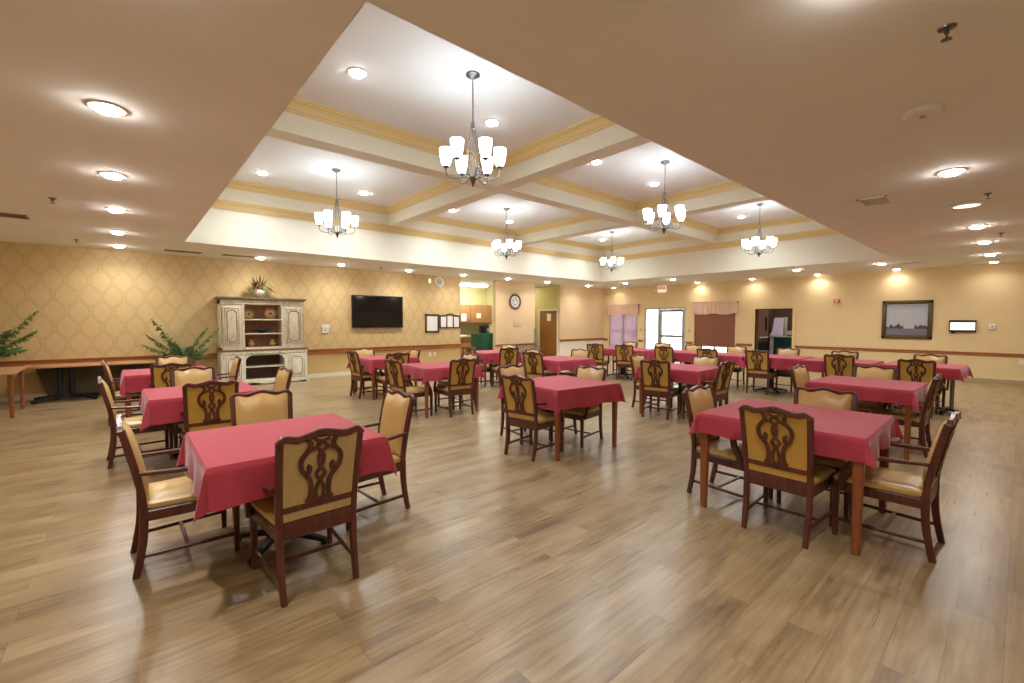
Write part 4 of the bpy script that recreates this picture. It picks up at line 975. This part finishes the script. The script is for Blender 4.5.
# ------------------------------------------------------------------ ceiling fixtures
def make_downlight():
    t = bpy.data.objects.new('recessed_light', None); C.objects.link(t); t.empty_display_size = .1
    MB().lathe([(.082, -.0005), (.105, -.001), (.108, -.006), (.098, -.011), (.080, -.008)], 28, caps=False).build('ring', 'trimring', t)
    MB().lathe([(.073, -.007), (.071, -.018), (.062, -.028), (.042, -.036), (.002, -.040)], 28).build('lens', 'lens', t)
    return t
def lamp(t, power, z, r, col, spread=None):
    ld = bpy.data.lights.new('lamp', 'AREA'); ld.shape = 'DISK'; ld.size = r*2; ld.energy = power; ld.color = col
    ld.spread = R(145)
    o = bpy.data.objects.new('lamp', ld); C.objects.link(o); o.parent = t; o.location = (0, 0, z); return o
WARM = (1, .975, .94)
LOWP = 9
low_l = [(-.05, y) for y in (.49, 2.3, 4.09, 5.91, 7.72, 9.65, 11.4)] + [(x, 11.37) for x in (2.36, 4.17, 6.05, 7.9, 9.7, 11.6, 13.9, 15.6)] + \
        [(13.98, 9.68), (14.0, 7.81), (15.75, 7.81), (15.7, 5.92), (13.97, 4.12), (15.75, 4.09), (14.02, 2.31), (15.75, 2.28)] + [(x, .49) for x in (2.3, 5.95, 9.63, 11.6, 13.79, 15.52)]
dl = make_downlight(); lamp(dl, LOWP, -.043, .06, WARM)
dim = bpy.data.lights.new('lamp_dimmed', 'AREA'); dim.shape = 'DISK'; dim.size = .156; dim.energy = LOWP*.32; dim.color = WARM; dim.spread = R(145)
dimlens = []; M['lens_dim'] = mat('dimmed_lens', (.9, .9, .85), .4, emit=(1, .92, .80), es=14)
where = {'left': 'in the file above the hutch-side tables', 'wall': 'in the row along the wallpapered wall', 'mid': 'in the ceiling before the far wall', 'right': 'in the near file running to the far wall'}
names = ['first', 'second', 'third', 'fourth', 'fifth', 'sixth', 'seventh', 'eighth']
for i, (x, y) in enumerate(low_l):
    o = dl if i == 0 else copy_tree(dl)
    o.location = (x, y, ZC)
    if x > 15.4:
        for c in o.children:
            if c.type == 'LIGHT': c.data = dim
            if c.name.startswith('lens'):
                if not dimlens: dimlens.append(c.data.copy()); dimlens[0].materials[0] = M['lens_dim']
                c.data = dimlens[0]
    if i < 7: lb = 'recessed warm ceiling light, %s from the wallpapered wall in the file above the palm side' % names[6-i]
    elif i < 15: lb = 'recessed warm ceiling light, %s from the hutch along the wallpapered wall' % names[i-7]
    elif i < 23: lb = 'recessed warm light near the far wall, %s counted from the room corner' % names[i-15]
    else: lb = 'recessed warm light, %s of the file past the smoke detector to the far wall' % names[i-23]
    tag(o, lb, 'ceiling light', 'recessed lights in the low ceiling')
up = [(1.94, 4.74), (3.75, 4.72), (1.92, 9.0), (3.78, 9.0), (7.75, 9.0), (11.68, 8.98), (7.72, 4.72), (11.75, 4.73), (5.95, 4.72), (9.95, 4.72), (9.95, 9.0), (5.95, 9.0)]
M['lens_w'] = mat('lit_white_lens', (.9, .9, .9), .4, emit=(.86, .94, 1), es=60)
cf = {(0, 0): 'nearest coffer', (0, 1): 'coffer nearest the hutch', (1, 0): 'middle coffer on the camera side', (1, 1): 'middle coffer by the wallpapered wall', (2, 0): 'coffer closest to the landscape picture', (2, 1): 'coffer closest to the far corner'}
for i, (x, y) in enumerate(up):
    o = copy_tree(dl)
    for c in o.children:
        if c.name.startswith('lens'):
            me = c.data if i else c.data.copy()
            if i == 0: upl = me; upl.materials[0] = M['lens_w']
            c.data = upl
        if c.type == 'LIGHT' and i == 0: upd = c.data.copy(); upd.color = (.84, .93, 1); upd.energy = 22
        if c.type == 'LIGHT': c.data = upd
    o.location = (x, y, ZT)
    ci = (0 if x < 4.9 else 1 if x < 8.9 else 2, 0 if y < 6 else 1); nearer = {0: x < 3, 1: x < 7, 2: x < 11}[ci[0]]
    tag(o, 'recessed white light in the %s, on its %s side' % (cf[ci], 'palm' if nearer else 'glazed-door'), 'ceiling light', 'recessed lights in the coffers')
# flush unlit-looking emergency fixture
t = empty('recessed_light', (7.72, .49, ZC), 'pale green-white flush light between two warm recessed lights', 'ceiling light')
MB().lathe([(.12, -.0005), (.15, -.002), (.155, -.02), (.14, -.03), (.118, -.028)], 28, caps=False).build('ring', 'trimring', t); MB().lathe([(.12, -.001), (.118, -.028), (.002, -.034)], 28).build('lens', 'lens_cool', t)

# chandeliers (hung from the coffer ceiling)
def make_chandelier():
    t = bpy.data.objects.new('chandelier', None); C.objects.link(t); t.empty_display_size = .1
    MB().lathe([(.072, -.0005), (.075, -.012), (.05, -.03), (.02, -.045), (.012, -.05)], 28).build('canopy', 'silver', t)
    # chain
    mb = MB(); z = -.05; k = 0
    while z > -.50:
        ring = []
        for j in range(9):
            a = 2*PI*j/8; u = .008*math.cos(a); v = .019*math.sin(a); ring.append(((u if k % 2 else 0), (0 if k % 2 else u), z-.017+v))
        mb.tube(ring, .0028, 5, caps=False); z -= .030; k += 1
    mb.tube([(0, 0, -.05), (.002, 0, -.5)], .0022, 5); mb.build('chain', 'silver', t)
    # cage of curved rods
    mb = MB(); mb.lathe([(.006, -.49), (.016, -.50), (.022, -.52), (.012, -.54), (.020, -.56), (.010, -.58)], 18)
    for k in range(6):
        a = PI/3*k + .2; c, s = math.cos(a), math.sin(a)
        mb.tube([(r*c, r*s, z) for r, z in [(p.x, p.y) for p in catmull([(.012, -.50), (.030, -.60), (.050, -.74), (.078, -.88), (.102, -.98), (.095, -1.06), (.02, -1.11)], 3)]], .0036, 6)
    mb.tube([(0, 0, -.58), (0, 0, -1.1)], .005, 6); mb.build('stem', 'silver', t)
    MB().lathe([(.006, -1.07), (.030, -1.085), (.036, -1.10), (.030, -1.125), (.014, -1.155), (.010, -1.165), (.012, -1.175), (.003, -1.19)], 20).build('finial', 'bronze', t)
    for k in range(6):
        a = PI/3*k + .35; c, s = math.cos(a), math.sin(a)
        P = catmull([(.015, -1.10), (.10, -1.085), (.19, -1.10), (.27, -1.075), (.292, -1.02), (.290, -.985)], 4)
        mb = MB(); mb.tube([(p.x*c, p.x*s, p.y) for p in P], .0055, 7); 
        mb.tube([(r*c, r*s, z) for r, z in ((.07, -1.09), (.085, -1.03), (.13, -1.01), (.15, -1.04), (.13, -1.065))], .004, 6)
        mb.lathe([(.010, -.99), (.030, -.982), (.034, -.970), (.020, -.965)], 16, (.29*c, .29*s, 0)); ar = mb.build('arm', 'silver', t)
        MB().lathe([(.022, -.966), (.040, -.955), (.053, -.925), (.063, -.87), (.069, -.81), (.070, -.785), (.066, -.785), (.060, -.86), (.048, -.92), (.020, -.955)], 24, (.29*c, .29*s, 0)).build('lamp_shade', 'shade', ar)
    return t
ch = make_chandelier()
chl = {0: 'nearest and largest-looking chandelier, in the coffer closest to the camera', 1: 'chandelier in the coffer nearest the hutch', 2: 'chandelier in the middle coffer beside the wallpapered wall', 3: 'chandelier in the middle coffer away from the wallpapered wall', 4: 'chandelier in the coffer nearest the far corner', 5: 'chandelier in the coffer nearest the landscape picture'}
for i, (x, y) in enumerate(((2.885, 3.96), (2.86, 7.97), (6.82, 8.03), (6.81, 3.97), (10.9, 8.03), (10.84, 3.96))):
    o = ch if i == 0 else copy_tree(ch)
    o.location = (x, y, ZT); o.rotation_euler.z = i*.37
    tag(o, chl[i], 'chandelier', 'chandeliers in the coffers')
# vents, detectors, sprinklers
def vent(x, y, lx, ly, label, fm='whitepaint', n=14, along='x', dark='ventdark'):
    t = empty('ceiling_vent', (x, y, ZC), label, 'vent')
    mb = MB(); b = .025
    for p, q in (((-lx/2, -ly/2, -.012), (-lx/2+b, ly/2, -.001)), ((lx/2-b, -ly/2, -.012), (lx/2, ly/2, -.001)), ((-lx/2, -ly/2, -.012), (lx/2, -ly/2+b, -.001)), ((-lx/2, ly/2-b, -.012), (lx/2, ly/2, -.001))): mb.box(p, q)
    mb.build('frame', fm, t); MB().box((-lx/2+b, -ly/2+b, -.003), (lx/2-b, ly/2-b, -.001)).build('backing', dark, t)
    mb = MB()
    L = (lx if along == 'x' else ly)-2*b
    for i in range(n):
        u = -L/2 + L*(i+.5)/n; q = .006
        if along == 'x': mb.box((u-q, -ly/2+b, -.011), (u+q, ly/2-b, -.003))
        else: mb.box((-lx/2+b, u-q, -.011), (lx/2-b, u+q, -.003))
    mb.build('slats', fm, t)
vent(6.72, 1.19, .42, .28, 'white louvred ceiling vent beside the opening and the smoke detector', 'white', n=8)
vent(14.31, 1.80, .25, .45, 'small ceiling vent close to the landscape picture', 'ceil', 10, 'y')
vent(.95, 11.43, .62, .20, 'brown ceiling vent near the wallpaper, above the palm', 'ventbrown', 3, 'y'); vent(1.93, 11.38, .62, .20, 'brown ceiling vent above the hutch', 'ventbrown', 3, 'y')
vent(-1.17, 9.09, .40, .30, 'brown ceiling vent at the palm-side picture edge', 'ventbrown', 3, 'y')
vent(13.95, 8.6, .3, .3, 'pale ceiling vent before the exit sign', 'ceil', 8, 'y')
t = empty('smoke_detector', (4.10, .49, ZC), 'large round white smoke detector in the low ceiling', 'detector')
MB().lathe([(.098, -.0005), (.104, -.010), (.102, -.030), (.088, -.042), (.01, -.044)], 36).build('casing', 'white', t); MB().lathe([(.020, -.043), (.018, -.049), (.004, -.050)], 20).build('sensor', 'dial', t)
def sprinkler(x, y, label, s=1.):
    t = empty('sprinkler', (x, y, ZC), label, 'sprinkler', 'ceiling sprinklers'); 
    MB().lathe([(.036*s, -.0005), (.034*s, -.008), (.012, -.012)], 24).build('escutcheon', 'silver', t)
    mb = MB(); mb.lathe([(.010, -.008), (.010, -.03), (.005, -.035)], 12); mb.tube([(-.010, 0, -.02), (-.016, 0, -.04), (-.004, 0, -.055)], .003, 6); mb.tube([(.010, 0, -.02), (.016, 0, -.04), (.004, 0, -.055)], .003, 6); mb.lathe([(.020, -.056), (.022, -.060), (.004, -.062)], 16); mb.build('head', 'bronze', t)
sprinkler(3.05, .29, 'sprinkler nearest the camera, by the smoke detector'); sprinkler(7.27, .30, 'small sprinkler beside the second warm recessed light'); sprinkler(10.63, .27, 'farthest small sprinkler past the green-white light')
sprinkler(-.6, 7.5, 'sprinkler in the low ceiling over the palm side'); sprinkler(-.61, 11.03, 'sprinkler close to the wallpaper over the long side table'); sprinkler(5.2, 11.3, 'sprinkler close to the wallpaper near the television')

# ------------------------------------------------------------------ daylight and camera
w = bpy.data.worlds.new('World'); bpy.context.scene.world = w; w.use_nodes = True
bg = w.node_tree.nodes['Background']; bg.inputs[0].default_value = (.86, .93, 1, 1); bg.inputs[1].default_value = 8

cam = bpy.data.cameras.new('Camera'); co = bpy.data.objects.new('Camera', cam); C.objects.link(co); bpy.context.scene.camera = co
yaw, pitch, roll = R(48.94220112), R(-2.60451493), R(.10882035)
f = Vector((math.cos(yaw)*math.cos(pitch), math.sin(yaw)*math.cos(pitch), math.sin(pitch))); r = Vector((math.sin(yaw), -math.cos(yaw), 0)); u = r.cross(f)
r2 = r*math.cos(roll) + u*math.sin(roll); u2 = -r*math.sin(roll) + u*math.cos(roll)
co.matrix_world = Matrix(((r2.x, u2.x, -f.x, 0), (r2.y, u2.y, -f.y, 0), (r2.z, u2.z, -f.z, 1.488), (0, 0, 0, 1)))
cam.sensor_fit = 'HORIZONTAL'; cam.sensor_width = 36; cam.lens = 443.7985824732148/1024*36; cam.clip_start = .05; cam.clip_end = 200
sc = bpy.context.scene
sc.view_settings.view_transform = 'Standard'; sc.view_settings.look = 'None'; sc.view_settings.gamma = 1; sc.view_settings.exposure = .66
sc.view_settings.use_curve_mapping = False
sc.cycles.max_bounces = 8; sc.cycles.diffuse_bounces = 5; sc.cycles.use_denoising = True
